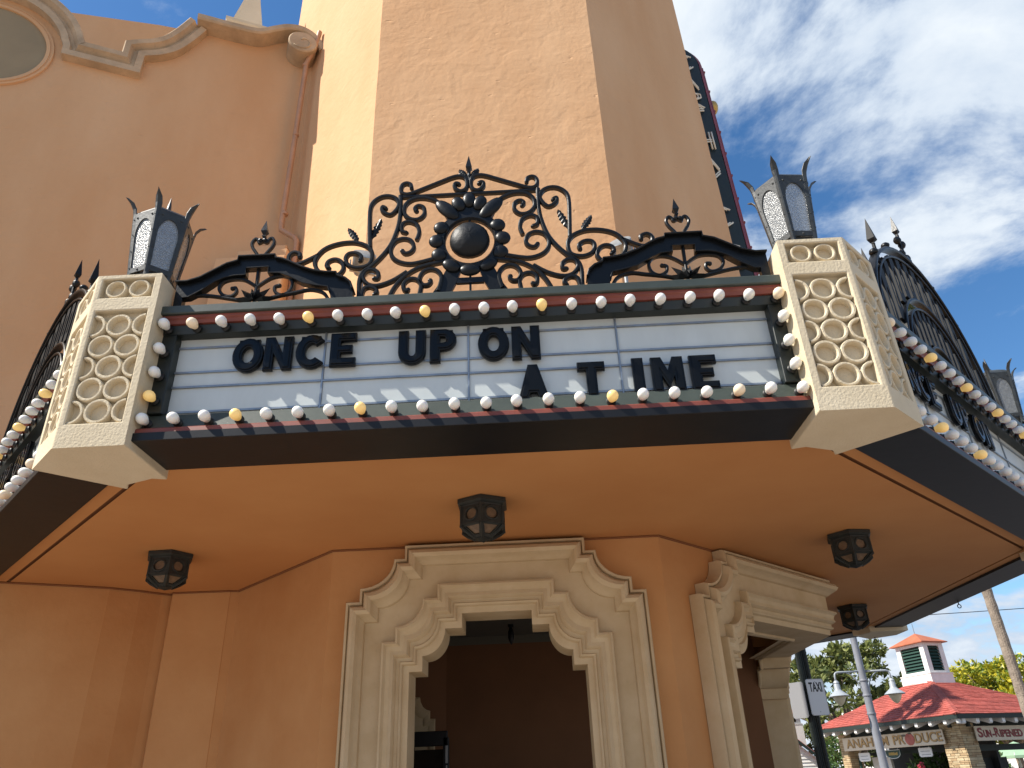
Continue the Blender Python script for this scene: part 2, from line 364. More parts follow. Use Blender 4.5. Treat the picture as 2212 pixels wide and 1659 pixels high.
# lower walls with openings
def arc_pts(xs, z2, xa, z3, n=9):
    return [(xs+(xa-xs)*math.sin(PI/2*i/n), z3-(z3-z2)*math.cos(PI/2*i/n)) for i in range(n+1)]
def lerp(a, b, t): return a+(b-a)*t
OUTER = (1.12, 2.847, 1.02, 2.945, 0.77, 3.157, 0.69, 3.258)
INNER = (0.645, 2.347, 0.55, 2.453, 0.385, 2.64, 0.26, 2.745)
def half_pattern(t):
    xo, z1, xs, z2, xa, z3, xt, zt = (lerp(a, b, t) for a, b in zip(OUTER, INNER))
    return [(-xo, 0.0), (-xo, z1), (-xs, z1)] + [(-x, z) for x, z in arc_pts(xs, z2, xa, z3)] + [(-xt, z3), (-xt, zt)]
PROF = [(0.0, 0.004), (0.0, 0.05), (0.02, 0.062), (0.05, 0.06), (0.066, 0.045), (0.075, 0.06), (0.11, 0.085), (0.16, 0.095), (0.21, 0.085), (0.235, 0.06), (0.26, 0.05), (0.295, 0.045), (0.305, 0.028),
        (0.58, 0.026), (0.588, 0.05), (0.60, 0.062), (0.63, 0.066), (0.65, 0.056), (0.665, 0.05), (0.72, 0.044), (0.775, 0.05), (0.80, 0.038), (0.81, 0.026), (0.86, 0.026), (0.875, 0.036), (0.90, 0.03), (0.915, 0.014), (1.0, 0.012), (1.0, -0.30), (0.94, -0.30)]
# front wall
def wall_with_opening():
    m = MB(); L = half_pattern(0.5); R = [(-x, z) for x, z in reversed(L)]
    poly = [(-HB, 0)] + L + R + [(HB, 0), (HB, 3.3), (-HB, 3.3)]
    m.prism(poly, 0.0, 0.30)
    m.build('front_wall', 'stucco_orange', BLD)
wall_with_opening()
PROF = [(t, p*1.75+(0.01 if 0.0 < t < 0.29 else 0.0) if p > 0.005 else p) for t, p in PROF]
def door_surround():
    m = MB(); lines = []
    for t, p in PROF:
        L = half_pattern(t); R = [(-x, z) for x, z in reversed(L)]
        lines.append([(x, -p, z) for x, z in L+R])
    m.loft(lines, False, False)
    return m.build('door_surround', 'cream_trim', BLD, True, auto=32)
door_surround()
# corner arch on the right hand faces
def corner_arch():
    n1 = Vector((S2, -S2, 0)); t1 = Vector((S2, S2, 0)); n2 = Vector((1, 0, 0)); t2 = Vector((0, 1, 0))
    LEN = 2*HB
    def left(t):
        pts = half_pattern(t); return [(x+1.12+0.30, z) for x, z in pts]
    m = MB(); lines = []
    for t, p in PROF:
        A = left(t); z = A[-1][1]
        a = [VR+t1*s+n1*p+Vector((0, 0, zz)) for s, zz in A]
        corner = V1 + (n1+n2)*(p/(1+n1.dot(n2))) + Vector((0, 0, z))
        b = [V1+t2*(LEN-s)+n2*p+Vector((0, 0, zz)) for s, zz in reversed(A)]
        lines.append([tuple(q) for q in a+[corner]+b])
    m.loft(lines, False, False, OFF)
    m.build('arch_surround', 'cream_trim', BLD, True, auto=32)
    # wall above and beside the arch (thick), both faces
    A = left(0.5); zt = A[-1][1]
    m = MB()
    f1 = [(s, z) for s, z in A]; poly = [(0, 0)] + f1 + [(LEN, zt), (LEN, 3.3), (0, 3.3)]
    def put(org, tv, nv, poly, th):
        fr = [tuple(org+tv*s+Vector((0, 0, z))) for s, z in poly]; bk = [tuple(org+tv*s-nv*th+Vector((0, 0, z))) for s, z in poly]
        m.loft([fr, bk], True, True, OFF)
    put(VR, t1, n1, poly, 0.30)
    poly2 = [(LEN-s, z) for s, z in poly]
    put(V1+t2*0.003, t2, n2, poly2, 0.30)
    put(V2, Vector((-S2, S2, 0)), Vector((S2, S2, 0)), [(0, 0), (LEN, 0), (LEN, 3.3), (0, 3.3)], 0.3)
    m.build('side_wall', 'stucco_orange', BLD)
    # lintel soffit + panelled reveal of the far jamb
    m = MB(); A1 = left(1.0); zs = A1[-1][1]
    c0 = VR+t1*A1[-1][0]; c1 = V1; c2 = V1+t2*(LEN-A1[-1][0])
    d = 0.42
    q = lambda v: (v.x, v.y, zs+0.001)
    inner_corner = V1-(n1+n2)*(d/(1+n1.dot(n2)))
    m.add([q(c0), q(c1), q(inner_corner), q(c0-n1*d)], [(0, 1, 2, 3)], OFF)
    m.add([q(c1), q(c2), q(c2-n2*d), q(inner_corner)], [(0, 1, 2, 3)], OFF)
    m.build('lintel_soffit', 'cream_trim', BLD)
    m = MB()      # moulded beads along the inner edge of the lintel and down the jamb
    for off, r in ((0.30, 0.022), (0.345, 0.016)):
        ic = V1-(n1+n2)*(off/(1+n1.dot(n2)))
        pth = [c0-n1*off, ic, c2-n2*off]
        m.tube([(p.x, p.y, zs-0.002) for p in pth], r, 8, True, OFF)
    far = left(1.0)
    pts = [V1+t2*(LEN-s)-n2*0.30+Vector((0, 0, z)) for s, z in far]
    m.tube([tuple(p+Vector((0, -0.006, 0))) for p in pts], 0.020, 8, True, OFF)
    m.build('lintel_bead', 'cream_trim', BLD, True, auto=40)
corner_arch()
# left hand octagon face, pilaster and lower wing wall
def lower_left():
    pts = [(VL.x, VL.y), (-2.715, 6.89), (-2.785, 6.87), (-2.79, 6.865), (-3.315, 6.85), (-3.33, 6.87), (-3.345, 6.92), (-3.42, 6.86), (-3.55, 6.72), (-3.75, 6.56), (-4.0, 6.43), (-4.46, 6.22), (-7.5, 4.9)]
    m = MB()
    m.loft([[(x, y, z) for x, y in pts] for z in (0, 1.0, 2.0, 3.33)], False, False, OFF)
    m.build('side_wall', 'stucco_orange', BLD)
lower_left()
# wing wall with shaped coping
WP = Vector((-3.766, 6.54, 0)); WT = Vector((0.919, 0.395, 0)).normalized(); WN = Vector((WT.y, -WT.x, 0))
def wp(s, z, p=0.0): 
    v = WP + WT*s + WN*p; return (v.x-CX, v.y-5.73, z)
NC = (-2.48, 9.44)
arc = [(NC[0]+0.775*math.cos(math.radians(a)), NC[1]+0.775*math.sin(math.radians(a))) for a in range(178, 15, -6)]
left_path = [(-7.0, 9.6)] + arc + [(-1.71, 9.60), (-1.70, 9.45), (-0.85, 9.45), (-0.85, 9.76)]
left_path += smooth_path([(-0.85, 9.765), (-0.67, 9.86), (-0.5, 10.02), (-0.36, 10.26), (-0.24, 10.53)], 4)[1:]
right_path = smooth_path([(-0.36, 10.56), (-0.24, 10.565), (0.12, 10.575), (0.42, 10.61), (0.62, 10.75), (0.78, 10.86), (0.95, 10.89), (1.10, 10.80), (1.20, 10.62)], 4)
def sweep(path, prof):
    n = len(path); lines = []
    nr = []
    for i in range(n):
        a = path[max(i-1, 0)]; b = path[i]; c = path[min(i+1, n-1)]
        def nn(p, q):
            dx, dz = q[0]-p[0], q[1]-p[1]; l = math.hypot(dx, dz) or 1e-9; return Vector((-dz/l, dx/l))
        if i == 0: v = nn(b, c)
        elif i == n-1: v = nn(a, b)
        else:
            u, w = nn(a, b), nn(b, c); k = 1+u.dot(w); v = (u+w)/max(k, 0.35)
        nr.append(v)
    for h, p in prof:
        lines.append([wp(x+v.x*h, z+v.y*h, p) for (x, z), v in zip(path, nr)])
    return lines
def sweep_mb(path, prof):
    m = MB(); ln = sweep(path, prof); m.loft(ln, False, False); m.add([l[-1] for l in ln], [tuple(range(len(ln)))]); m.add([l[0] for l in ln], [tuple(range(len(ln)))]); return m
m = sweep_mb(left_path[1:], [(0, -0.02), (0, 0.115), (0.075, 0.125), (0.09, 0.085), (0.125, 0.085), (0.15, 0.12), (0.165, 0.155), (0.225, 0.165), (0.24, 0.15), (0.24, -0.25)])
m.build('coping', 'coping', BLD, True, auto=30)
m = sweep_mb(right_path, [(0, -0.02), (0, 0.22), (0.02, 0.24), (0.085, 0.24), (0.10, 0.22), (0.10, -0.25)])
m.build('coping', 'coping', BLD, True, auto=30)
m = MB()
pl = [wp(*q) for q in [(-9.0, 3.33), (1.16, 3.33), (1.16, 10.75)] + [(x, z+0.02) for x, z in reversed(right_path[5:-2])] + [(x, z+0.02) for x, z in reversed(left_path[1:])] + [(-9, 9.6)]]
m.add(pl, [tuple(range(len(pl)))])
m.build('wing_wall', 'stucco', BLD)
m = MB(); m.add([wp(-9, 8, -0.9), wp(2.5, 8, -0.9), wp(2.5, 12.05, -0.9), wp(-1.0, 11.58, -0.9), wp(-2.4, 11.28, -0.9), wp(-9, 10.6, -0.9)], [(0, 1, 2, 3, 4, 5)])
m.add([wp(-9, 8, -1.2), wp(2.5, 8, -1.2), wp(2.5, 12.05, -1.2), wp(-1.0, 11.58, -1.2), wp(-2.4, 11.28, -1.2), wp(-9, 10.6, -1.2)], [(0, 1, 2, 3, 4, 5)])
m.build('rear_parapet', 'stucco', BLD)
# niche: flat disc, the shade of a recess put into its colour
def disc_pts(r, n=48): return [(NC[0]+r*math.cos(2*PI*k/n), NC[1]+r*math.sin(2*PI*k/n)) for k in range(n)]
m = MB(); p = disc_pts(0.61); vs = [wp(x, z, 0.006) for x, z in p]; m.add(vs, [tuple(range(len(vs)))]); m.build('niche_panel', 'niche', BLD)
m = MB()
rg = [(0.605, 0.006), (0.607, 0.03), (0.645, 0.034), (0.65, 0.022), (0.66, 0.022), (0.665, 0.03), (0.685, 0.026), (0.69, 0.002)]
m.loft([[wp(x, z, h) for x, z in disc_pts(r)] for r, h in rg], True, False); m.build('niche_frame', 'stucco', BLD, True, auto=35)
# scroll end of the coping
m = MB(); sc = (0.97, 10.61)
cyl = lambda r, p: [wp(sc[0]+r*math.cos(2*PI*k/28), sc[1]+r*math.sin(2*PI*k/28), p) for k in range(28)]
m.loft([cyl(0.19, -0.02), cyl(0.19, 0.28), cyl(0.175, 0.295), cyl(0.16, 0.295)], True, True)
so = m.build('coping_scroll', 'coping', BLD, True, auto=30)
m = MB(); m.tube([wp(sc[0]+r*math.cos(a), sc[1]+r*math.sin(a), 0.297) for r, a in [(0.03+0.0105*k, -0.4*k+2.4) for k in range(0, 13)]], 0.011, 6)
m.build('spiral_bead', 'coping', so, True)
# pinnacle
m = MB()
pc = WP+WT*0.20-WN*0.45; pr = [(0.36, 9.8), (0.36, 10.75), (0.27, 10.85), (0.25, 11.0), (0.40, 11.22), (0.40, 11.27), (0.28, 11.36), (0.0, 12.75)]
m.lathe(pr, 4, (pc.x-CX, pc.y-5.73, 0), rot=math.atan2(WT.y, WT.x)+PI/4)
m.build('pinnacle', 'cream', BLD)
# drainpipe in the valley
m = MB(); dp = [(-2.60, 6.80, 10.98), (-2.64, 6.79, 10.6), (-2.73, 6.80, 10.35), (-2.745, 6.80, 9.0), (-2.765, 6.80, 7.56), (-2.755, 6.795, 7.45), (-2.56, 6.73, 7.27), (-2.525, 6.72, 7.20), (-2.525, 6.72, 4.0)]
m.tube(dp, 0.033, 10, True, OFF)
for z in (10.3, 9.0, 7.7, 7.0): 
    x = -2.74 if z > 7.4 else -2.525; m.lathe([(0.038, z-0.02), (0.042, z), (0.038, z+0.02)], 10, (x-CX, (6.80 if z > 7.4 else 6.72)-5.73, 0))
m.build('drainpipe', 'pipe_paint', BLD, True, auto=40)
# stepped plinth at the foot of the valley
for (x0, x1, y, z0, z1) in ((-3.35, -2.555, 6.52, 3.6, 6.87), (-3.15, -2.57, 6.60, 6.87, 7.02), (-3.0, -2.62, 6.68, 7.02, 7.14)):
    m = MB(); m.box(((x0+x1)/2, y+0.3, (z0+z1)/2), (x1-x0, 0.6, z1-z0), OFF, 0.015); m.build('plinth_step', 'stucco', BLD)
# dark tube where walls meet soffit, coloured as the shade of a groove
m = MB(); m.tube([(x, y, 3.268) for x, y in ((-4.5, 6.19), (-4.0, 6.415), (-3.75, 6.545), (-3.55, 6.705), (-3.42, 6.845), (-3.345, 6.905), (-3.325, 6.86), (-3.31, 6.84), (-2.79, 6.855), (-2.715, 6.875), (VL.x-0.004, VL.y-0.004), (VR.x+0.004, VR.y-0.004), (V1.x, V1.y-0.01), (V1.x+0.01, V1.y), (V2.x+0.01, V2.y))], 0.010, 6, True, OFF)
m.build('seam_shade_line', 'groove', BLD)
# interior of the porch
def interior():
    m = MB()
    w1, w2, w3 = (-1.05, 9.1), (2.48, 9.1), (-2.75, 8.3)
    m.add([(*w1, 0), (*w2, 0), (*w2, 3.2), (*w1, 3.2)], [(0, 1, 2, 3)], OFF)
    m.add([(*w3, 0), (*w1, 0), (*w1, 3.2), (*w3, 3.2)], [(0, 1, 2, 3)], OFF)
    m.add([(VL.x+0.2, 6.03, 0), (-2.75, 8.3, 0), (-2.75, 8.3, 3.2), (VL.x+0.2, 6.03, 3.2)], [(0, 1, 2, 3)], OFF)
    m.add([(2.48, 9.1, 0), (2.48, 9.35, 0), (2.48, 9.35, 3.2), (2.48, 9.1, 3.2)], [(0, 1, 2, 3)], OFF)
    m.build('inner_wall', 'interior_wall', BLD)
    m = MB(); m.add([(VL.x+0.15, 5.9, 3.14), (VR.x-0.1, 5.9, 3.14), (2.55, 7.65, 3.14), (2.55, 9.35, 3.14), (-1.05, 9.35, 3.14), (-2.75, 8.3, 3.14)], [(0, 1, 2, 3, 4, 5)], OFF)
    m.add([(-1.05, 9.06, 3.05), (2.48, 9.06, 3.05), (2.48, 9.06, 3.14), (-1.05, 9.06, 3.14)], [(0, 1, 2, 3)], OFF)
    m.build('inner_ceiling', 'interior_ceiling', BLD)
    # side of an inner arch on the left return and a dark glazed door leaf
    d = Vector((-1.70, -0.8, 0)).normalized(); b = Vector((-1.05, 9.1, 0))
    def q(s, z, p): v = b+d*s+Vector((d.y, -d.x, 0))*-p; return (v.x-CX, v.y-5.73, z)
    prof = [(0.0, 0.0), (0.0, 0.04), (0.02, 0.06), (0.06, 0.05), (0.08, 0.03), (0.22, 0.03), (0.22, -0.2)]
    path = [(0.14, 0), (0.14, 2.28), (0.20, 2.28), (0.20, 2.36)] + [(0.20+0.12*math.sin(t), 2.50-0.14*math.cos(t)) for t in (0.0, 0.4, 0.8, 1.2, 1.57)] + [(0.40, 2.50), (0.40, 2.62), (1.5, 2.62)]
    m = MB(); m.loft([[q(s+t, z-t, p) for s, z in path] for t, p in prof], False, False)
    m.build('inner_arch', 'cream_trim', BLD, True, auto=35)
interior()
m = MB()
for x, zz, w, h in ((-0.975, 1.03, 0.06, 2.06), (-1.95, 1.03, 0.06, 2.06), (-1.46, 2.05, 1.0, 0.14), (-1.46, 0.1, 1.0, 0.2)):
    m.box((x, 8.45, zz), (w, 0.05, h), OFF, 0.006)
gd = m.build('glass_door', 'black_paint', BLD)
m = MB(); m.box((-1.46, 8.45, 1.05), (0.92, 0.012, 1.8), OFF); m.build('pane', 'dark_glass', gd)
m = MB(); m.box((-0.965, 8.415, 1.9), (0.022, 0.02, 0.16), OFF); m.box((-0.965, 8.415, 1.6), (0.012, 0.02, 0.4), OFF); m.build('hinge', 'steel', gd)

# small pendant in the porch
pt = thing('pendant_light', 'small black pendant lamp hanging inside the porch behind the front doorway', 'lamp', (-0.27, 8.4, 3.14))
m = MB(); m.tube([(0, 0, 0), (0, 0, -0.03)], 0.03, 10); m.build('ceiling_plate', 'black_paint', pt)
m = MB(); m.lathe([(0.012, -0.028), (0.03, -0.07), (0.034, -0.14), (0.014, -0.19), (0.004, -0.21)], 10); m.build('lamp_body', 'black_paint', pt, True)

# ------------------------------------------------------------------ canopy
HC = 2.145; A = HC/math.tan(PI/8); CC = Vector((CX, 3.44+A, 0))
def face_xf(k): a = k*PI/4; return (CC.x+A*math.sin(a), CC.y-A*math.cos(a)), a
def corner_xf(j):                     # corner between face j and face j+1
    a = (j+0.5)*PI/4; R = A/math.cos(PI/8); return (CC.x+R*math.sin(a), CC.y-R*math.cos(a)), a
CAN = thing('marquee_canopy', 'wide octagonal canopy with flat orange soffit over the theatre doorways', 'canopy', (CX, 3.44+A, 3.275))
COFF = T(-CX, -(3.44+A), -3.275)
DEPTH = {0: 0.47, 1: 0.425, -1: 0.425, 2: 0.425, 3: 0.425, -2: 0.425, 4: 0.425, -3: 0.425}
def octo(offs, z):
    pts = []
    for j in range(8):
        k = j-3; a1, a2 = k*PI/4, (k+1)*PI/4
        n1 = Vector((math.sin(a1), -math.cos(a1))); n2 = Vector((math.sin(a2), -math.cos(a2)))
        d1, d2 = A-offs(k), A-offs(k+1 if k+1 <= 4 else -3)
        det = n1.x*n2.y-n1.y*n2.x
        x = (d1*n2.y-d2*n1.y)/det; y = (n1.x*d2-n2.x*d1)/det
        pts.append((CC.x+x, CC.y+y, z))
    return pts
m = MB(); P = octo(lambda k: DEPTH[k]+(0.125 if k != 0 else 0.0), 3.275); m.add(P, [tuple(range(8))], COFF)
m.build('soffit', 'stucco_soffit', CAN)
for k in (-1, 1, 2, 3):
    (fx, fy), a = face_xf(k); M = COFF @ T(fx, fy, 0) @ Rz(a)
    m = MB(); d = DEPTH[k]; h = (A-d)*math.tan(PI/8); h2 = (A-d-0.1)*math.tan(PI/8)
    m.loft([[(-h, d, 3.275), (h, d, 3.275), (h2, d+0.098, 3.275), (-h2, d+0.098, 3.275)], [(-h, d, 3.30), (h, d, 3.30), (h2, d+0.098, 3.30), (-h2, d+0.098, 3.30)]], True, True, M)
    m.build('soffit_border', 'stucco_soffit', CAN)
m = MB(); P = octo(lambda k: DEPTH[k]-0.05, 3.296); Q = octo(lambda k: 0.3, 3.40); m.add(P, [tuple(range(8))], COFF); m.build('shadow_gap', 'groove', CAN)
m = MB(); P = octo(lambda k: 0.3, 4.03); m.add(P, [tuple(range(8))], COFF); m.build('roof_deck', 'stucco', CAN)

# ------------------------------------------------------------------ marquee signs
XE = HC-0.375                                   # sign half length between the pillars
def bulb_mesh():
    m = MB(); m.lathe([(0.014, 0.0), (0.0155, 0.012), (0.019, 0.026), (0.0265, 0.043), (0.0305, 0.058), (0.0305, 0.070), (0.026, 0.083), (0.017, 0.092), (0.006, 0.096)], 14, ax='-y')
    return m
def socket_mesh():
    m = MB(); m.lathe([(0.026, -0.004), (0.026, 0.004), (0.0205, 0.010), (0.0185, 0.020), (0.015, 0.021)], 14, ax='-y'); return m
_b = bulb_mesh().build('bulb_base', 'bulb_white', None, True); BULB = _b.data; bpy.data.objects.remove(_b)
def clone_mesh(me, matname, name):
    c = me.copy(); c.name = name; c.materials.clear(); c.materials.append(MATS[matname]); return c
BULB_LIT = clone_mesh(BULB, 'bulb_lit', 'bulb_lit'); BULB_WARM = clone_mesh(BULB, 'bulb_warm', 'bulb_warm')
_b = socket_mesh().build('s', 'socket', None, True, auto=40); SOCK = _b.data; bpy.data.objects.remove(_b)
RAILS = (3.892, 3.730, 3.636, 3.478)
ROWS = ((3.90, 3.953), (3.738, 3.886), (3.644, 3.724), (3.486, 3.630), (3.447, 3.472))
COLS = (-1.70, -0.842, -0.018, 0.828, 1.70)
def marquee(k, label, full=True):
    (fx, fy), a = face_xf(k)
    t = thing('marquee_sign', label, 'marquee', (fx, fy, 3.25), a, 'marquee sign boxes round the canopy')
    Z = -3.25
    def part(poly, name, mt, x=XE, xr=None):        # poly in (y, z): extruded along x
        m = MB(); xl, xr2 = -x, (xr if xr is not None else x)
        m.loft([[(xl, y, z+Z) for y, z in poly], [(xr2, y, z+Z) for y, z in poly]], True, True); return m.build(name, mt, t)
    d = DEPTH[k]
    part([(0.075, 4.05), (0.07, 4.056), (0.07, 4.100), (0.075, 4.106), (d, 4.11), (d, 4.05)], 'cap', 'cap_green')
    part([(0.092, 4.049), (0.094, 4.035), (0.105, 4.025), (0.112, 4.005), (0.30, 4.004), (0.30, 4.049)], 'red_trim', 'red_trim')
    part([(0.128, 4.003), (0.140, 3.950), (0.215, 3.951), (0.215, 4.003)], 'bulb_band', 'dark_green')
    part([(0.165, 3.446), (0.108, 3.336), (0.108, 3.30), (0.215, 3.30), (0.215, 3.446)], 'sill', 'cap_green')
    part([(0.107, 3.335), (0.085, 3.335), (0.072, 3.325), (0.068, 3.300), (0.107, 3.300)], 'red_lip', 'red_trim')
    part([(0.060, 3.298), (0.055, 3.294), (0.055, 3.253), (0.058, 3.250), (d-0.002, 3.252), (d-0.002, 3.298)], 'fascia', 'black_paint')
    m = MB(); m.box((0, 0.225+0.02, 3.70+Z), (2*XE, 0.03, 0.55)); m.box((0, d-0.02, 3.65+Z), (2*XE, 0.03, 0.70)); m.build('back_board', 'dark_green', t)
    for sx in (-1, 1):
        m = MB(); x = sx*(XE+1.69)/2
        m.box((x, 0.178, 3.70+Z), (XE-1.69, 0.074, 0.50), None, 0.003); m.build('side_frame', 'dark_green', t)
    for i in range(4):
        x0, x1 = COLS[i]+0.006, COLS[i+1]-0.006
        if i == 0: x0 = -1.692
        if i == 3: x1 = 1.692
        for j, (z0, z1) in enumerate(ROWS):
            m = MB(); m.box(((x0+x1)/2, 0.212, (z0+z1)/2+Z), (x1-x0, 0.008, z1-z0)); m.build('panel', 'panel_white', t)
        for z in RAILS:
            m = MB(); m.loft([[(x, y, zz+z+Z) for y, zz in ((0.196, -0.007), (0.196, 0.003), (0.199, 0.006), (0.207, 0.006), (0.207, -0.007))] for x in (x0, x1)], True, True); m.build('rail', 'rail', t)
    for x in COLS[1:4]:
        m = MB(); m.box((x, 0.207, 3.70+Z), (0.010, 0.016, 0.505)); m.build('mullion', 'rail', t)
    if full:
        pos = []
        for i in range(22):
            x = -1.735+3.47*i/21
            pos.append((x, 0.132, 3.975, 'top', i))
            pos.append((x, 0.122, 3.372, 'bottom', i))
        for s in (-1, 1):
            for i in range(3): pos.append((s*1.735, 0.139, 3.822-0.15*i, 'left' if s < 0 else 'right', i))
        lit = {('top', 5), ('top', 9), ('top', 13), ('bottom', 3), ('bottom', 7), ('left', 2), ('top', 17) if k else ('bottom', 15)}
        warm = {('top', 1), ('top', 21), ('bottom', 15), ('bottom', 19)}
        for n, (x, y, z, row, i) in enumerate(pos):
            me = BULB_LIT if (row, i) in lit else (BULB_WARM if (row, i) in warm else BULB)
            b = bpy.data.objects.new('bulb', me); COL.objects.link(b); b.parent = t
            b.location = (x, y-0.008, z+Z); b.rotation_euler = (random.uniform(-0.06, 0.06), random.uniform(0, 6), random.uniform(-0.06, 0.06))
            b.rotation_euler = (random.uniform(-0.07, 0.05), 0, random.uniform(-0.06, 0.06))
            if me is BULB_LIT: b['label'] = 'warm yellow glowing bulb'
            elif me is BULB_WARM: b['label'] = 'pale yellow bulb'
            s = bpy.data.objects.new('socket', SOCK); COL.objects.link(s); s.parent = b
    return t
marquee(0, 'long front marquee sign box with its two-row message, between the two cream pillars')
marquee(1, 'marquee sign box seen edge-on behind the right cream pillar, receding to the right frame edge')
marquee(-1, 'marquee sign box seen edge-on behind the left cream pillar, against the orange wall')
marquee(2, 'dark underside of the marquee sign box along the far right edge of the canopy', False)
marquee(3, 'far rear marquee sign box on the canopy above the taxi sign, seen from below', False)

# ------------------------------------------------------------------ marquee letters
def arc2(cx, cz, rx, rz, a0, a1, n): return [(cx+rx*math.cos(math.radians(a0+(a1-a0)*i/n)), cz+rz*math.sin(math.radians(a0+(a1-a0)*i/n))) for i in range(n+1)]
def glyph(ch):
    s = 0.27
    if ch == 'O': return 0.78, [arc2(0.39, 0.5, 0.41, 0.51, 0, 345, 23), arc2(0.39, 0.5, 0.16, 0.25, 0, 340, 17)]
    if ch == 'C': return 0.72, [arc2(0.40, 0.5, 0.42, 0.51, 42, 318, 18) + arc2(0.40, 0.5, 0.17, 0.26, 312, 48, 14)]
    if ch == 'N': return 0.74, [[(0, 0), (0, 1), (0.24, 1), (0.50, 0.46), (0.50, 1), (0.74, 1), (0.74, 0), (0.50, 0), (0.24, 0.54), (0.24, 0)]]
    if ch == 'E': return 0.68, [[(0, 0), (0, 1), (0.68, 1), (0.68, 0.77), (0.27, 0.77), (0.27, 0.62), (0.58, 0.62), (0.58, 0.40), (0.27, 0.40), (0.27, 0.23), (0.68, 0.23), (0.68, 0)]]
    if ch == 'U': return 0.72, [[(0, 1), (0.26, 1), (0.26, 0.36)] + arc2(0.36, 0.34, 0.10, 0.13, 180, 360, 6) + [(0.46, 0.36), (0.46, 1), (0.72, 1)] + arc2(0.36, 0.34, 0.36, 0.36, 0, -180, 12)]
    if ch == 'P': return 0.70, [[(0, 0), (0, 1), (0.38, 1)] + arc2(0.38, 0.68, 0.32, 0.32, 80, -80, 9) + [(0.38, 0.36), (0.27, 0.36), (0.27, 0)], [(0.26, 0.58), (0.26, 0.78), (0.36, 0.78)] + arc2(0.36, 0.68, 0.08, 0.10, 70, -70, 5) + [(0.36, 0.58)]]
    if ch == 'A': return 0.78, [[(0, 0), (0.27, 1), (0.51, 1), (0.78, 0), (0.53, 0), (0.48, 0.18), (0.30, 0.18), (0.25, 0)], [(0.335, 0.38), (0.445, 0.38), (0.39, 0.66)]]
    if ch == 'T': return 0.70, [[(0, 1), (0.70, 1), (0.70, 0.77), (0.48, 0.77), (0.48, 0), (0.22, 0), (0.22, 0.77), (0, 0.77)]]
    if ch == 'I': return 0.28, [[(0, 0), (0, 1), (0.28, 1), (0.28, 0)]]
    if ch == 'M': return 0.82, [[(0, 0), (0, 1), (0.26, 1), (0.41, 0.60), (0.56, 1), (0.82, 1), (0.82, 0), (0.58, 0), (0.58, 0.48), (0.41, 0.12), (0.24, 0.48), (0.24, 0)]]
GL = {}
def letter_mesh(ch):
    if ch in GL: return GL[ch]
    w, sp = glyph(ch); h = 0.212
    sp = [[(x*h-w*h/2, z*h) for x, z in s] for s in sp]
    m = outline_mb(sp, 0.010, 0.006, -0.004)
    m2 = outline_mb(sp, 0.006, 0.003, -0.013)
    m.add([(x, y-0.013, z) for x, y, z in m2.v], m2.f)
    for x in (() if ch == 'A' else (-w*h*0.3, w*h*0.3)): m.box((x, 0.004, h*0.94), (0.02, 0.02, 0.02))
    o = m.build('marquee_letter', 'letter_black', None, True, auto=30); GL[ch] = o.data; bpy.data.objects.remove(o); return GL[ch]
TEXT = [('O', -1.270, 3.700, 'first letter O of ONCE'), ('N', -1.097, 3.702, 'letter N of ONCE'), ('C', -0.916, 3.703, 'letter C of ONCE'), ('E', -0.727, 3.706, 'last letter E of ONCE'),
        ('U', -0.335, 3.699, 'letter U of UP'), ('P', -0.158, 3.698, 'letter P of UP'), ('O', 0.127, 3.695, 'letter O of ON'), ('N', 0.310, 3.692, 'letter N of ON'),
        ('A', 0.339, 3.437, 'lone letter A'), ('T', 0.660, 3.435, 'letter T of TIME'), ('I', 0.917, 3.444, 'letter I of TIME'), ('M', 1.078, 3.442, 'letter M of TIME'), ('E', 1.275, 3.443, 'last letter E of TIME')]
def letters(k, where, rng=None):
    (fx, fy), a = face_xf(k)
    for i, (ch, x, z, d) in enumerate(TEXT):
        if rng and i not in rng: continue
        o = bpy.data.objects.new('marquee_letter', letter_mesh(ch)); COL.objects.link(o)
        ca, sa = math.cos(a), math.sin(a); y = 0.178
        o.location = (fx+x*ca-y*sa, fy+x*sa+y*ca, z); o.rotation_euler = (0, 0, a)
        tag(o, 'glossy black plastic %s, %s' % (d, where), 'letter', 'black letters hung on the marquee boards')
letters(0, 'on the front marquee board')
letters(1, 'on the right marquee board seen edge-on', range(0, 8))
letters(-1, 'on the left marquee board seen edge-on', range(4, 13))

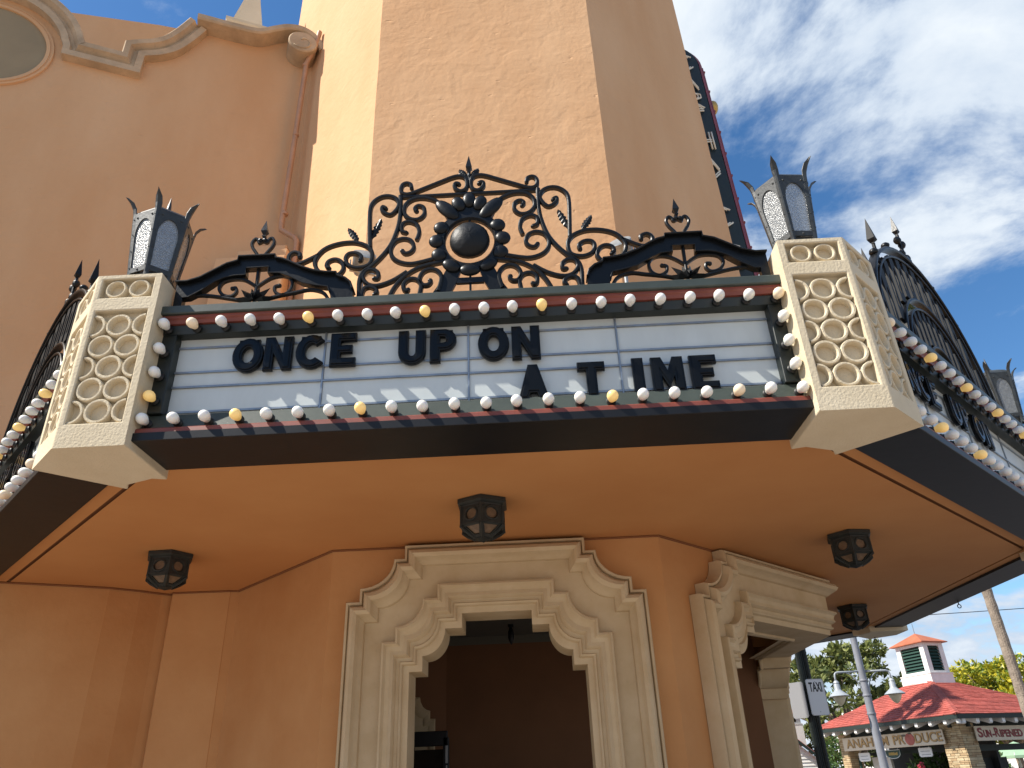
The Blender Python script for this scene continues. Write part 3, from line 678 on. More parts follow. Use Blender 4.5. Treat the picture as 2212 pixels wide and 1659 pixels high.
# ------------------------------------------------------------------ pillars
def pillar(j, label):
    (px, py), a = corner_xf(j)
    t = thing('pillar', label, 'pillar', (px, py, 3.205), a, 'cream pillars at the canopy corners')
    H = 4.29-3.205; LF = 0.375; h = PI/8; rec = 0.05
    # two front faces: local frames
    fr = {}
    for s in (-1, 1):
        fr[s] = (Vector((math.cos(h)*s, math.sin(h), 0)), Vector((-math.sin(h)*s, math.cos(h), 0)))   # along, inward   (face runs away from the vertex)
    m = MB()
    def q(s, u, d, z): al, inn = fr[s]; v = al*u+inn*d; return (v.x, v.y, z)
    CEN = 0.183; PW = 0.15
    holes = ((0.135, 0.84), (0.928, 1.058))
    for s in (-1, 1):
        us = (0, CEN-PW, CEN+PW, LF); zs = (0, holes[0][0], holes[0][1], holes[1][0], holes[1][1], H)
        for a_ in range(3):
            for b_ in range(5):
                if a_ == 1 and b_ in (1, 3): continue
                m.add([q(s, us[a_], 0, zs[b_]), q(s, us[a_+1], 0, zs[b_]), q(s, us[a_+1], 0, zs[b_+1]), q(s, us[a_], 0, zs[b_+1])], [(0, 1, 2, 3)])
        for z0, z1 in holes:
            u0, u1 = us[1], us[2]
            rim = [(u0, z0), (u1, z0), (u1, z1), (u0, z1)]
            m.loft([[q(s, u, 0, z) for u, z in rim], [q(s, u, rec, z) for u, z in rim]], True, False)
            m.add([q(s, u, rec, z) for u, z in rim], [(0, 1, 2, 3)])
        m.add([q(s, LF, 0, 0), q(s, LF, 0.50, 0), q(s, LF, 0.50, H), q(s, LF, 0, H)], [(0, 1, 2, 3)])
    bot = [(0, 0)] + [q(1, LF, 0, 0)[:2], q(1, LF, 0.50, 0)[:2], (0.095, 0.555), (0, 0.66), (-0.095, 0.555), q(-1, LF, 0.50, 0)[:2], q(-1, LF, 0, 0)[:2]]
    bb = bot[:3] + bot[3:4] + bot[5:6] + bot[6:]
    m.add([(x, y, 0) for x, y in bb], [tuple(range(len(bb)))]); m.add([(x, y, H) for x, y in bb], [tuple(range(len(bb)))])
    m.add([(*bb[2], 0), (*bb[3], 0), (*bb[4], 0), (*bb[5], 0), (*bb[2], H), (*bb[3], H), (*bb[4], H), (*bb[5], H)], [(0, 1, 5, 4), (1, 2, 6, 5), (2, 3, 7, 6)])
    body = m.build('pillar_body', 'cream', t)
    bm = bmesh.new(); bm.from_mesh(body.data); bmesh.ops.remove_doubles(bm, verts=bm.verts, dist=0.0008); bmesh.ops.recalc_face_normals(bm, faces=bm.faces); bm.to_mesh(body.data); bm.free()
    bv = body.modifiers.new('bevel', 'BEVEL'); bv.width = 0.007; bv.segments = 2; bv.limit_method = 'ANGLE'; bv.angle_limit = math.radians(28)
    # cast rings
    def ring(s, u, z, ro, a0=0, a1=360):
        mm = MB(); ri = ro*0.76; n = max(6, int(26*(a1-a0)/360)); secs = []
        full = a1-a0 >= 359
        rot = random.uniform(0, 6); rr = ro*(1+random.uniform(-0.015, 0.015))
        for i in range(n if full else n+1):
            t_ = math.radians(a0+(a1-a0)*i/n)
            wob = 1+0.012*noise.noise((math.cos(t_)*1.5+rot, math.sin(t_)*1.5, j*3.0))
            sec = []
            for r_, d_ in ((ri-0.002, rec+0.001), (ri, 0.012), (ri+0.004, 0.007), (rr-0.004, 0.007), (rr, 0.012), (rr+0.002, rec+0.001)):
                sec.append(q(s, u+math.cos(t_)*r_*wob, d_, z+math.sin(t_)*r_*wob))
            secs.append(sec)
        mm.loft(secs, False, False, None, loop=full)
        mm.build('ring', 'cream', t, True, auto=50)
    for s in (-1, 1):
        for r in range(5):
            z = 0.745-0.1345*r
            if r % 2 == 0:
                ring(s, CEN, z, 0.072)
                ring(s, CEN-0.146, z, 0.072, -88, 88); ring(s, CEN+0.146, z, 0.072, 92, 268)
            else:
                ring(s, CEN-0.073, z, 0.072); ring(s, CEN+0.073, z, 0.072)
        for u in (-0.0675, 0.0675): ring(s, CEN+u, 0.993, 0.060)
    return t
pillar(-1, 'left cream pillar with cast ring panels, carrying a black lantern in front of the orange wall')
pillar(0, 'right cream pillar with cast ring panels, carrying a black lantern against the sky')
pillar(1, 'cream pillar under the lantern at the far right edge of the picture')
pillar(2, 'cream pillar foot hanging below the far canopy corner above the street lamp')
pillar(-2, 'cream pillar foot at the left frame edge beside the orange wall')

# ------------------------------------------------------------------ lanterns
def lantern(j, label, rz):
    (px, py), a = corner_xf(j); d = 0.34
    lx, ly = px-math.sin(a)*d, py+math.cos(a)*d
    t = thing('lantern', label, 'lantern', (lx, ly, 4.29), math.radians(rz), 'black hexagonal lanterns on the pillars')
    RB, RT, ZB_, ZT = 0.140, 0.188, 0.175, 0.62
    def cor(i, R): t_ = -PI/2+i*PI/3; return Vector((R*math.cos(t_), R*math.sin(t_), 0))
    m = MB(); m.lathe([(0.10, 0.0), (0.10, 0.02), (0.085, 0.03), (0.126, 0.165), (0.126, 0.175)], 6, rot=-PI/2); m.build('lantern_base', 'lantern_iron', t)
    for i in range(6):
        b0, b1, t0, t1 = cor(i, RB), cor(i+1, RB), cor(i, RT), cor(i+1, RT)
        for v, z in ((b0, ZB_), (b1, ZB_), (t0, ZT), (t1, ZT)): v.z = z
        ux = (b1-b0).normalized(); bc = (b0+b1)/2; tc = (t0+t1)/2; uz = (tc-bc).normalized(); un = ux.cross(uz).normalized()
        if un.dot(Vector((bc.x, bc.y, 0))) < 0: un = -un
        M = Matrix((ux, -un, uz)).transposed().to_4x4(); M.translation = bc
        wb, wt, hh = (b1-b0).length/2, (t1-t0).length/2, (tc-bc).length
        # arch-headed opening; both loops 20 points
        hole = []; outer = []
        wo_b, wo_t = wb-0.016, wt-0.022
        hole += [(-wo_b, 0.035), (0, 0.035), (wo_b, 0.035), (lerp(wo_b, wo_t, 0.25), 0.035+0.14), (lerp(wo_b, wo_t, 0.5), 0.27)]
        outer += [(-wb, 0), (0, 0), (wb, 0), (lerp(wb, wt, 0.3), hh*0.3), (lerp(wb, wt, 0.6), hh*0.6)]
        ro = lerp(wo_b, wo_t, 0.5)
        for k_ in range(1, 10):
            an = PI*k_/10; hole.append((ro*math.cos(an), 0.27+0.125*math.sin(an)))
        top = [(wt, hh*0.85), (wt, hh), (wt*0.66, hh), (wt*0.33, hh), (0, hh), (-wt*0.33, hh), (-wt*0.66, hh), (-wt, hh), (-wt, hh*0.85)]
        top[0] = (lerp(wb, wt, .85), hh*0.85); top[8] = (-lerp(wb, wt, .85), hh*0.85)
        outer += top
        hole += [(-lerp(wo_b, wo_t, 0.5), 0.27), (-lerp(wo_b, wo_t, 0.25), 0.175)]
        outer += [(-lerp(wb, wt, 0.6), hh*0.6), (-lerp(wb, wt, 0.3), hh*0.3)]
        m = MB(); panel_hole(m, outer, hole, -0.004, 0.006, M)
        for (x, z) in ((-wt*0.62, hh-0.035), (wt*0.62, hh-0.035), (0, 0.016)): m.ell((x, -0.005, z), (0.007, 0.005, 0.007), 8, 5, M)
        sp = m.build('side_panel', 'lantern_iron', t)
        m = MB(); gl = [(x*1.03, z) for x, z in hole]; m.add([tuple(M @ Vector((x, 0.003, z))) for x, z in gl], [tuple(range(len(gl)))])
        m.build('glass', 'lantern_glass', sp)
        # corner strap with flared tips
        c0, c1 = b0, t0; dr = Vector((c0.x, c0.y, 0)).normalized(); tn = Vector((-dr.y, dr.x, 0))
        sl = (c1-c0)
        path = [c0+sl*-0.16+dr*0.035, c0+sl*-0.11+dr*0.012, c0+sl*-0.04+dr*0.006, c0+dr*0.006, c0+sl*0.5+dr*0.006, c1+dr*0.006, c1+sl*0.09+dr*0.010, c1+sl*0.18+dr*0.028, c1+sl*0.25+dr*0.060]
        wid = [0.006, 0.014, 0.015, 0.015, 0.017, 0.018, 0.021, 0.019, 0.003]
        m = MB(); m.loft([[tuple(p+tn*w*0.55-dr*0.011+tn*w*0.45), tuple(p+tn*w*0.30), tuple(p-tn*w*0.30), tuple(p-tn*w-dr*0.011), tuple(p-tn*w-dr*0.016), tuple(p-dr*0.006), tuple(p+tn*w-dr*0.016)] for p, w in zip(path, wid)], True, True)
        for f in (0.08, 0.36, 0.64, 0.9):
            for sg in (-1, 1):
                p = c0+sl*f+tn*sg*0.011; m.ell(tuple(p+dr*0.001), (0.004, 0.004, 0.004), 6, 4)
        m.build('strap', 'lantern_iron', t)
    m = MB(); m.lathe([(0.165, 0.60), (0.190, 0.622), (0.186, 0.632), (0.150, 0.665), (0.085, 0.70), (0.045, 0.712), (0.02, 0.715)], 6, rot=-PI/2); rf = m.build('lantern_roof', 'lantern_iron', t)
    m = MB(); m.lathe([(0.03, 0.712), (0.036, 0.72), (0.028, 0.73), (0.018, 0.745), (0.012, 0.80), (0.001, 0.87)], 8); m.build('finial', 'lantern_iron', rf, True, auto=40)
    m = MB(); m.lathe([(0.02, 0.03), (0.02, 0.2), (0.045, 0.26), (0.04, 0.34), (0.01, 0.38)], 10); m.build('lamp', 'lantern_glass', t, True)
    return t
lantern(-1, 'black hexagonal lantern on the left cream pillar, in front of the orange wall', 12)
lantern(0, 'grey-black hexagonal lantern on the right cream pillar, against the blue sky', -25)
lantern(1, 'small black lantern at the far right edge, beyond the side marquee', 22)

# ------------------------------------------------------------------ wrought iron cresting
SCR = {
  'gable': [(-0.369, 0.893), (-0.377, 0.926), (-0.404, 0.939), (-0.429, 0.925), (-0.438, 0.888), (-0.424, 0.853), (-0.378, 0.847), (-0.285, 0.887), (-0.18, 0.935), (-0.106, 0.968), (-0.058, 0.975), (-0.023, 0.957), (-0.012, 0.917), (-0.016, 0.878), (-0.03, 0.855), (-0.059, 0.848), (-0.085, 0.868), (-0.094, 0.897), (-0.082, 0.916), (-0.063, 0.906)],
  'outer_c': [(-0.528, 0.736), (-0.549, 0.751), (-0.552, 0.724), (-0.528, 0.695), (-0.492, 0.685), (-0.457, 0.727), (-0.447, 0.773), (-0.471, 0.818), (-0.519, 0.839), (-0.571, 0.829), (-0.615, 0.785), (-0.628, 0.719), (-0.622, 0.574), (-0.613, 0.433)],
  'post_curve': [(-0.438, 0.834), (-0.435, 0.745), (-0.436, 0.666), (-0.447, 0.575), (-0.478, 0.462), (-0.524, 0.377), (-0.59, 0.295), (-0.646, 0.244), (-0.664, 0.179), (-0.661, 0.09), (-0.661, 0.0)],
  'big': [(-0.854, 0.29), (-0.87, 0.306), (-0.861, 0.34), (-0.822, 0.354), (-0.783, 0.332), (-0.766, 0.282), (-0.792, 0.239), (-0.842, 0.229), (-0.898, 0.252), (-0.935, 0.299), (-0.944, 0.357), (-0.912, 0.418), (-0.86, 0.456), (-0.781, 0.477), (-0.7, 0.474), (-0.63, 0.44), (-0.598, 0.388), (-0.603, 0.318), (-0.634, 0.289), (-0.688, 0.282), (-0.739, 0.305), (-0.758, 0.355), (-0.74, 0.391), (-0.695, 0.392), (-0.663, 0.364), (-0.669, 0.334)],
  'tail': [(-1.043, 0.384), (-1.044, 0.409), (-1.079, 0.424), (-1.107, 0.403), (-1.108, 0.366), (-1.082, 0.337), (-1.04, 0.334), (-0.987, 0.36), (-0.925, 0.396)],
  'in_top': [(-0.153, 0.719), (-0.21, 0.775), (-0.283, 0.806), (-0.356, 0.801), (-0.404, 0.757), (-0.41, 0.69), (-0.374, 0.642), (-0.321, 0.634), (-0.284, 0.671), (-0.288, 0.724), (-0.321, 0.744), (-0.344, 0.723), (-0.331, 0.701)],
  'in_mid': [(-0.391, 0.532), (-0.418, 0.544), (-0.424, 0.584), (-0.407, 0.611), (-0.372, 0.617), (-0.328, 0.59), (-0.312, 0.53), (-0.327, 0.471)],
  'in_low': [(-0.415, 0.395), (-0.394, 0.371), (-0.36, 0.381), (-0.343, 0.417), (-0.362, 0.467), (-0.408, 0.486), (-0.458, 0.467), (-0.484, 0.412), (-0.473, 0.351), (-0.43, 0.309), (-0.362, 0.29), (-0.284, 0.302), (-0.185, 0.330)],
  'diag': [(-0.15, 0.295), (-0.244, 0.278), (-0.322, 0.251), (-0.389, 0.203), (-0.436, 0.146), (-0.468, 0.086), (-0.50, 0.0)],
  'diag_in': [(-0.38, 0.232), (-0.447, 0.183), (-0.514, 0.151), (-0.572, 0.141), (-0.62, 0.162), (-0.646, 0.211), (-0.629, 0.254), (-0.588, 0.261), (-0.554, 0.234), (-0.555, 0.196), (-0.577, 0.197)],
  'low_small': [(-0.655, 0.0), (-0.648, 0.07), (-0.634, 0.122), (-0.599, 0.136), (-0.563, 0.116), (-0.556, 0.092), (-0.57, 0.08)],
  'right_a': [(-0.19, 0.08), (-0.171, 0.173), (-0.195, 0.226), (-0.24, 0.243), (-0.283, 0.223), (-0.303, 0.175), (-0.285, 0.132), (-0.252, 0.129), (-0.235, 0.15), (-0.241, 0.163)],
  'right_b': [(-0.31, 0.0), (-0.298, 0.079), (-0.293, 0.132), (-0.319, 0.17), (-0.361, 0.178), (-0.395, 0.149), (-0.396, 0.109), (-0.379, 0.092), (-0.369, 0.104)],
}
def spear_mb(x, z, h=0.115, w=0.024):
    m = MB(); m.lathe([(0.010, 0), (0.010, 0.012), (0.016, 0.016), (0.016, 0.024), (0.010, 0.028), (w*0.8, 0.045), (w, 0.055), (0.001, h)], 4, (x, 0, z), rot=PI/4); return m
def leaf_sprig(m, x0, z0, x1, z1):
    d = Vector((x1-x0, z1-z0)); l = d.length; d /= l; n = Vector((-d.y, d.x)); up = []; dn = []
    ws = [0.006, 0.006, 0.012, 0.026, 0.017, 0.032, 0.020, 0.034, 0.021, 0.028, 0.017, 0.018, 0.004]
    for i, w in enumerate(ws):
        t_ = i/(len(ws)-1)*l; p = Vector((x0, z0))+d*t_; up.append(p+n*w*0.75); dn.append(p-n*w*0.75)
    for i in range(len(ws)-1):
        a, b, c, e = up[i], up[i+1], dn[i+1], dn[i]; mid0 = (a+e)/2; mid1 = (b+c)/2
        for (q0, q1, r0, r1) in ((a, b, mid0, mid1), (mid0, mid1, e, c)):
            y = lambda k_: -0.012 if k_ else 0.0
            s0 = [(q0.x, 0.0 if q0 is a else -0.008, q0.y), (q1.x, 0.0 if q1 is b else -0.008, q1.y), (r1.x, -0.008 if r1 is mid1 else 0.0, r1.y), (r0.x, -0.008 if r0 is mid0 else 0.0, r0.y)]
            m.add(s0+[(x, y_+0.008, z) for x, y_, z in s0], [(0, 1, 2, 3), (7, 6, 5, 4)])
def cresting(k, label):
    (fx, fy), a = face_xf(k); y0 = 0.18
    t = thing('iron_cresting', label, 'ironwork', (fx-y0*math.sin(a), fy+y0*math.cos(a), 4.11), a, 'black wrought-iron crestings above the marquee')
    Z = -0.005
    for nm, pts in SCR.items():
        sp = smooth_path(pts, 4)
        for s in (-1, 1):
            m = MB(); m.bar([(-x*s if s > 0 else x, z+Z) for x, z in sp] if s < 0 else [(-x, z+Z) for x, z in sp], 0.0255, 0.038, 0.0)
            e = sp[0]; 
            for q in ((sp[0], sp[-1]) if nm in ('gable', 'big') else ((sp[-1],) if nm in ('in_top', 'diag_in', 'right_a', 'right_b', 'low_small') else (sp[0],))):
                m.ell((q[0] if s < 0 else -q[0], 0, q[1]+Z), (0.014, 0.017, 0.014), 8, 6)
            m.build('scroll_bar', 'iron', t, True, auto=40)
    m = MB(); m.bar([(-0.452, 0.826+Z), (0.452, 0.826+Z)], 0.026, 0.034, 0.004); m.build('cross_bar', 'iron', t)
    # radiant medallion
    CZ = 0.437; rx, rz = 0.150, 0.166
    N_ = 40; secs = []
    for i in range(N_):
        th = 2*PI*i/N_; secs.append([(math.cos(th)*(rx+o_), y_, CZ+math.sin(th)*(rz+o_)) for o_, y_ in ((0, -0.004), (0, 0.02), (0.058, 0.02), (0.060, -0.012), (0.012, -0.018))])
    m = MB(); m.loft(secs, True, False, None, loop=True)
    fan = [(-0.122, 0.575), (-0.165, 0.675), (-0.125, 0.705), (-0.065, 0.745), (0, 0.765), (0.065, 0.745), (0.125, 0.705), (0.165, 0.675), (0.122, 0.575), (0.06, 0.615), (0, 0.622), (-0.06, 0.615)]
    m.prism(fan, -0.012, 0.018)
    for s in (-1, 1):
        m.prism([(s*0.045, 0.25), (s*0.125, 0.27), (s*0.20, 0.10), (s*0.262, 0.0), (s*0.145, 0.0), (s*0.085, 0.125)], -0.009, 0.015)
    m.prism([(-0.075, 0.162), (0.075, 0.162), (0.082, 0.124), (-0.082, 0.124)], -0.008, 0.014)
    m.box((0, 0.004, 0.13), (0.013, 0.012, 0.27)); m.box((0, 0.004, 0.605), (0.012, 0.012, 0.05))
    md = m.build('medallion', 'iron', t, True, auto=35)
    pet = [(0, 0.762, 90, .048, .033), (-0.067, 0.733, 112, .048, .033), (0.067, 0.733, 68, .048, .033), (-0.138, 0.690, 132, .080, .036), (0.138, 0.690, 48, .080, .036), (-0.175, 0.548, 160, .038, .037), (0.175, 0.548, 20, .038, .037), (-0.203, 0.446, 180, .038, .038), (0.203, 0.446, 0, .038, .038),
           (-0.186, 0.340, 205, .038, .038), (0.186, 0.340, -25, .038, .038), (-0.112, 0.255, 235, .034, .047), (0.112, 0.255, -55, .034, .047), (0, 0.218, 270, .033, .050)]
    for (x, z, ang, l, w) in pet:
        M = T(x, -0.012, z+Z) @ Matrix.Rotation(-math.radians(ang), 4, 'Y'); m = MB(); m.ell((0, 0, 0), (l*1.28, 0.026, w*1.30), 14, 9, M); m.build('petal', 'iron', md, True)
    m = MB(); rings = []
    for i in range(7):
        th = PI/2*i/6.3; rings.append([((0.124*math.cos(th))*math.cos(2*PI*k_/26)*(1+0.012*noise.noise((k_*0.9, i*1.1, 2))), -0.085*math.sin(th)-0.004*noise.noise((k_*0.7, i*0.9, 7)), CZ+0.124*1.08*math.cos(th)*math.sin(2*PI*k_/26)) for k_ in range(26)])
    m.loft(rings, True, True); m.build('boss', 'hammered_iron', md, True)
    m = spear_mb(0, 0.985, 0.165, 0.028); m.lathe([(0.012, 0.88), (0.015, 0.93), (0.010, 0.95), (0.015, 0.97), (0.012, 0.99)], 8)
    for s in (-1, 1): leaf_sprig(m, s*0.012, 0.965, s*0.062, 1.03)
    m.build('finial', 'iron', t)
    for s in (-1, 1):
        m = MB(); leaf_sprig(m, -s*0.686, 0.475, -s*0.758, 0.59); m.build('leaf', 'iron', t)
        m = MB(); leaf_sprig(m, -s*0.612, 0.49, -s*0.555, 0.65); m.build('leaf', 'iron', t)
    return t
PED = {
  'outer': [(0.689, 0.0), (0.689, 0.089), (0.703, 0.133), (0.737, 0.166), (0.784, 0.186), (0.792, 0.211), (0.853, 0.215), (0.923, 0.23), (1.004, 0.264), (1.078, 0.308), (1.125, 0.332), (1.169, 0.343), (1.172, 0.366), (1.395, 0.367), (1.396, 0.336), (1.461, 0.317), (1.532, 0.272), (1.61, 0.224), (1.684, 0.201), (1.750, 0.201), (1.750, 0.0)],
  'inner': [(1.700, 0.0), (1.700, 0.098), (1.665, 0.1), (1.596, 0.143), (1.52, 0.205), (1.466, 0.23), (1.41, 0.241), (1.342, 0.242), (1.346, 0.292), (1.209, 0.293), (1.207, 0.248), (1.138, 0.243), (1.076, 0.215), (0.993, 0.162), (0.913, 0.139), (0.839, 0.124), (0.826, 0.087), (0.81, 0.0)],
}
PBAR = {'stem': [(1.278, 0.292), (1.275, 0.165), (1.275, 0.0)],
  'sc_l': [(1.274, 0.164), (1.203, 0.22), (1.137, 0.237), (1.082, 0.22), (1.06, 0.173), (1.074, 0.121), (1.115, 0.098), (1.156, 0.119), (1.164, 0.159), (1.138, 0.168)],
  'sc_r': [(1.276, 0.168), (1.348, 0.219), (1.418, 0.23), (1.478, 0.214), (1.499, 0.171), (1.473, 0.122), (1.422, 0.107), (1.393, 0.132), (1.398, 0.165), (1.419, 0.164)],
  'bar_l': [(0.836, 0.05), (0.872, 0.100), (0.95, 0.125), (1.035, 0.111), (1.138, 0.092), (1.25, 0.06)],
  'bar_r': [(1.722, 0.099), (1.631, 0.124), (1.544, 0.118), (1.445, 0.096), (1.30, 0.06)]}
HEART = ([(1.27, 0.509), (1.251, 0.497), (1.244, 0.517), (1.224, 0.532), (1.206, 0.501), (1.216, 0.461), (1.249, 0.409), (1.254, 0.377), (1.237, 0.394), (1.226, 0.385)],
         [(1.28, 0.509), (1.299, 0.497), (1.306, 0.517), (1.326, 0.532), (1.344, 0.501), (1.334, 0.461), (1.301, 0.409), (1.292, 0.377), (1.309, 0.394), (1.322, 0.386)])
def pediment(k, s, label):
    (fx, fy), a = face_xf(k); y0 = 0.15; xc = 1.275*s
    ca, sa = math.cos(a), math.sin(a)
    t = thing('iron_pediment', label, 'ironwork', (fx+xc*ca-y0*sa, fy+xc*sa+y0*ca, 4.11), a, 'low black iron pediments above the marquee ends')
    Z = -0.005
    X = lambda x: s*x-xc
    m = MB(); poly = [(X(x), z+Z) for x, z in PED['outer']+PED['inner']]
    m.prism(poly, -0.012, 0.03)
    no = len(PED['outer'])
    rim = [(X(x), z+Z+0.004) for x, z in PED['outer'][1:-1]]
    m.bar(rim, 0.012, 0.085, 0.0)
    rim2 = [(X(x), z+Z) for x, z in PED['inner'][1:-1]]
    m.bar(rim2, 0.009, 0.05, 0.0)
    m.build('pediment_frame', 'iron', t)
    for nm, pts in PBAR.items():
        m = MB(); sp = smooth_path([(X(x), z+Z) for x, z in pts], 4); m.bar(sp, 0.019, 0.028, 0.01)
        if nm in ('sc_l', 'sc_r'): m.ell((sp[-1][0], 0.01, sp[-1][1]), (0.014, 0.016, 0.014), 8, 6)
        m.build('scroll_bar', 'iron', t, True, auto=40)
    m = MB()
    for ang, l in ((-78, .10), (-45, .10), (-15, .075), (15, .075), (45, .10), (78, .10)):
        d = Vector((math.sin(math.radians(ang)), 0, math.cos(math.radians(ang)))); n = Vector((d.z, 0, -d.x)); b = Vector((0, 0, 0.06+Z))
        w = 0.022; tip = b+d*l*1.25; mid = b+d*l*0.55
        m.add([tuple(b), tuple(mid+n*w), tuple(tip), tuple(mid-n*w), tuple(mid+Vector((0, -0.03, 0))), tuple(b+Vector((0, -0.02, 0)))], [(0, 1, 4, 5), (1, 2, 4), (2, 3, 4), (3, 0, 5, 4), (0, 3, 2, 1)])
    m.build('star_leaf', 'iron', t)
    m = MB()
    for h in HEART: m.bar(smooth_path([(X(x), z+Z) for x, z in h], 4), 0.019, 0.026, 0.01)
    for x in (1.226, 1.322): m.ell((X(x), 0.01, 0.386+Z), (0.016, 0.016, 0.016), 8, 6)
    for x in (1.262, 1.29): m.ell((X(x), 0.0, 0.512+Z), (0.016, 0.016, 0.014), 8, 6)
    hm = m.build('heart_finial', 'iron', t, True, auto=40)
    m = spear_mb(0, 0.525, 0.145, 0.028); m.v = [(x, y+0.01, z) for x, y, z in m.v]; m.build('spear_point', 'iron', hm)
    return t
cresting(0, 'tall black scrolled iron cresting with round sunburst medallion above the front marquee, before the tower')
pediment(0, -1, 'low black iron pediment left of the sunburst cresting, beside the left lantern')
pediment(0, 1, 'low black iron pediment right of the sunburst cresting, beside the right lantern')
def fanlight(k, s, label):
    """arched cresting over a side marquee; s = side (in face x) of the two spears"""
    (fx, fy), a = face_xf(k); y0 = 0.20; xc = 0.08*s; ca, sa = math.cos(a), math.sin(a)
    t = thing('iron_cresting', label, 'ironwork', (fx+xc*ca-y0*sa, fy+xc*sa+y0*ca, 4.11), a, 'black wrought-iron crestings above the marquee')
    def arch(R, w, d, z0=0.0, nm='arch_bar', k_=0.99):
        pts = [(-R, -0.002)] + [(-R*math.cos(PI*i/36), z0+R*k_*math.sin(PI*i/36)) for i in range(37)] + [(R, -0.002)]
        m = MB(); m.bar(pts, w, d, 0); m.build(nm, 'iron', t, True, auto=40)
    arch(1.14, 0.026, 0.07); arch(1.07, 0.018, 0.05); arch(0.70, 0.022, 0.06); arch(0.62, 0.018, 0.05); arch(0.30, 0.018, 0.05)
    def plate(x, za, zb, w):
        n = 12; h = zb-za
        out = [(x-w/2, za), (x, za), (x+w/2, za), (x+w/2, za+h*.33), (x+w/2, za+h*.66), (x+w*.45, zb), (x, zb+0.01), (x-w*.45, zb), (x-w/2, za+h*.66), (x-w/2, za+h*.33)]
        q = w*0.24; hl = [(x-q, za+h*.22), (x, za+h*.20), (x+q, za+h*.22), (x+q*.8, za+h*.4), (x+q, za+h*.62), (x+q*.6, za+h*.72), (x, za+h*.76), (x-q*.6, za+h*.72), (x-q, za+h*.62), (x-q*.8, za+h*.4)]
        m = MB(); panel_hole(m, out, hl, -0.012, 0.012); m.build('slotted_plate', 'spear_iron', t)
    for i in range(-6, 7):
        x = i*0.16; zo = math.sqrt(max(0, 1.06**2-x*x)); zi = math.sqrt(max(0, 0.71**2-x*x)) if abs(x) < 0.69 else 0.0
        plate(x, zi, zo, 0.095)
    for i in range(-5, 6):
        x = i*0.11; zo = math.sqrt(max(0, 0.61**2-x*x)); zi = math.sqrt(max(0, 0.31**2-x*x)) if abs(x) < 0.29 else 0.0
        plate(x, zi, zo, 0.06)
    for x in (s*1.06, s*0.74):
        z = math.sqrt(max(0, 1.14**2-x*x)); m = spear_mb(x, z+0.06, 0.26, 0.040); m.tube([(x, 0, z-0.22), (x, 0, z+0.07)], 0.013, 6); m.build('spear_point', 'spear_iron', t)
    m = spear_mb(0, 1.40, 0.22, 0.034); m.tube([(0, 0, 1.1), (0, 0, 1.42)], 0.014, 6)
    for z, w in ((1.20, 0.05), (1.34, 0.045)):
        for q in (-1, 1): m.ell((q*w, 0, z), (0.036, 0.03, 0.036), 10, 7)
    m.box((0, 0, 1.15), (0.10, 0.06, 0.04)); m.build('finial', 'iron', t)
    for q in (-1, 1):
        for x in (0.45, 0.80): z = math.sqrt(1.14**2-x*x); m = MB(); m.ell((q*x, 0, z+0.025), (0.03, 0.035, 0.03), 8, 6); m.build('knob', 'iron', t, True)
fanlight(1, -1, 'arched black iron cresting seen edge-on above the right side marquee, against the sky')
fanlight(-1, 1, 'arched black iron cresting seen edge-on above the left side marquee, against the orange wall')
# spear finials of the side crestings stand taller behind the pillars

# floodlights behind the cresting
def flood(x, y, z, rz, label):
    t = thing('floodlight', label, 'floodlight', (x, y, 4.03), rz, 'small grey floodlights behind the iron cresting')
    h = z-4.03
    m = MB(); m.lathe([(0.05, -0.10), (0.075, -0.06), (0.085, 0.05), (0.09, 0.055), (0.09, 0.075), (0.08, 0.078)], 16, (0, 0, 0), M=T(0, 0, h) @ Matrix.Rotation(math.radians(-35), 4, 'X') @ Matrix.Rotation(PI/2, 4, 'X')); m.build('lamp_housing', 'galvanised', t, True, auto=40)
    m = MB(); m.tube([(0, 0, 0), (0, 0, h-0.10)], 0.014, 8); m.box((0, 0, h-0.09), (0.19, 0.02, 0.012)); m.box((-0.095, 0, h-0.045), (0.008, 0.02, 0.1)); m.box((0.095, 0, h-0.045), (0.008, 0.02, 0.1)); m.box((0, 0, 0.006), (0.12, 0.12, 0.012)); m.build('bracket', 'galvanised', t)
flood(-1.19, 4.6, 5.19, 0.4, 'small grey floodlight behind the left scrolls of the cresting, before the bright tower face')
flood(0.80, 4.55, 5.14, -0.4, 'small grey floodlight behind the right scrolls of the cresting, before the shaded tower face')

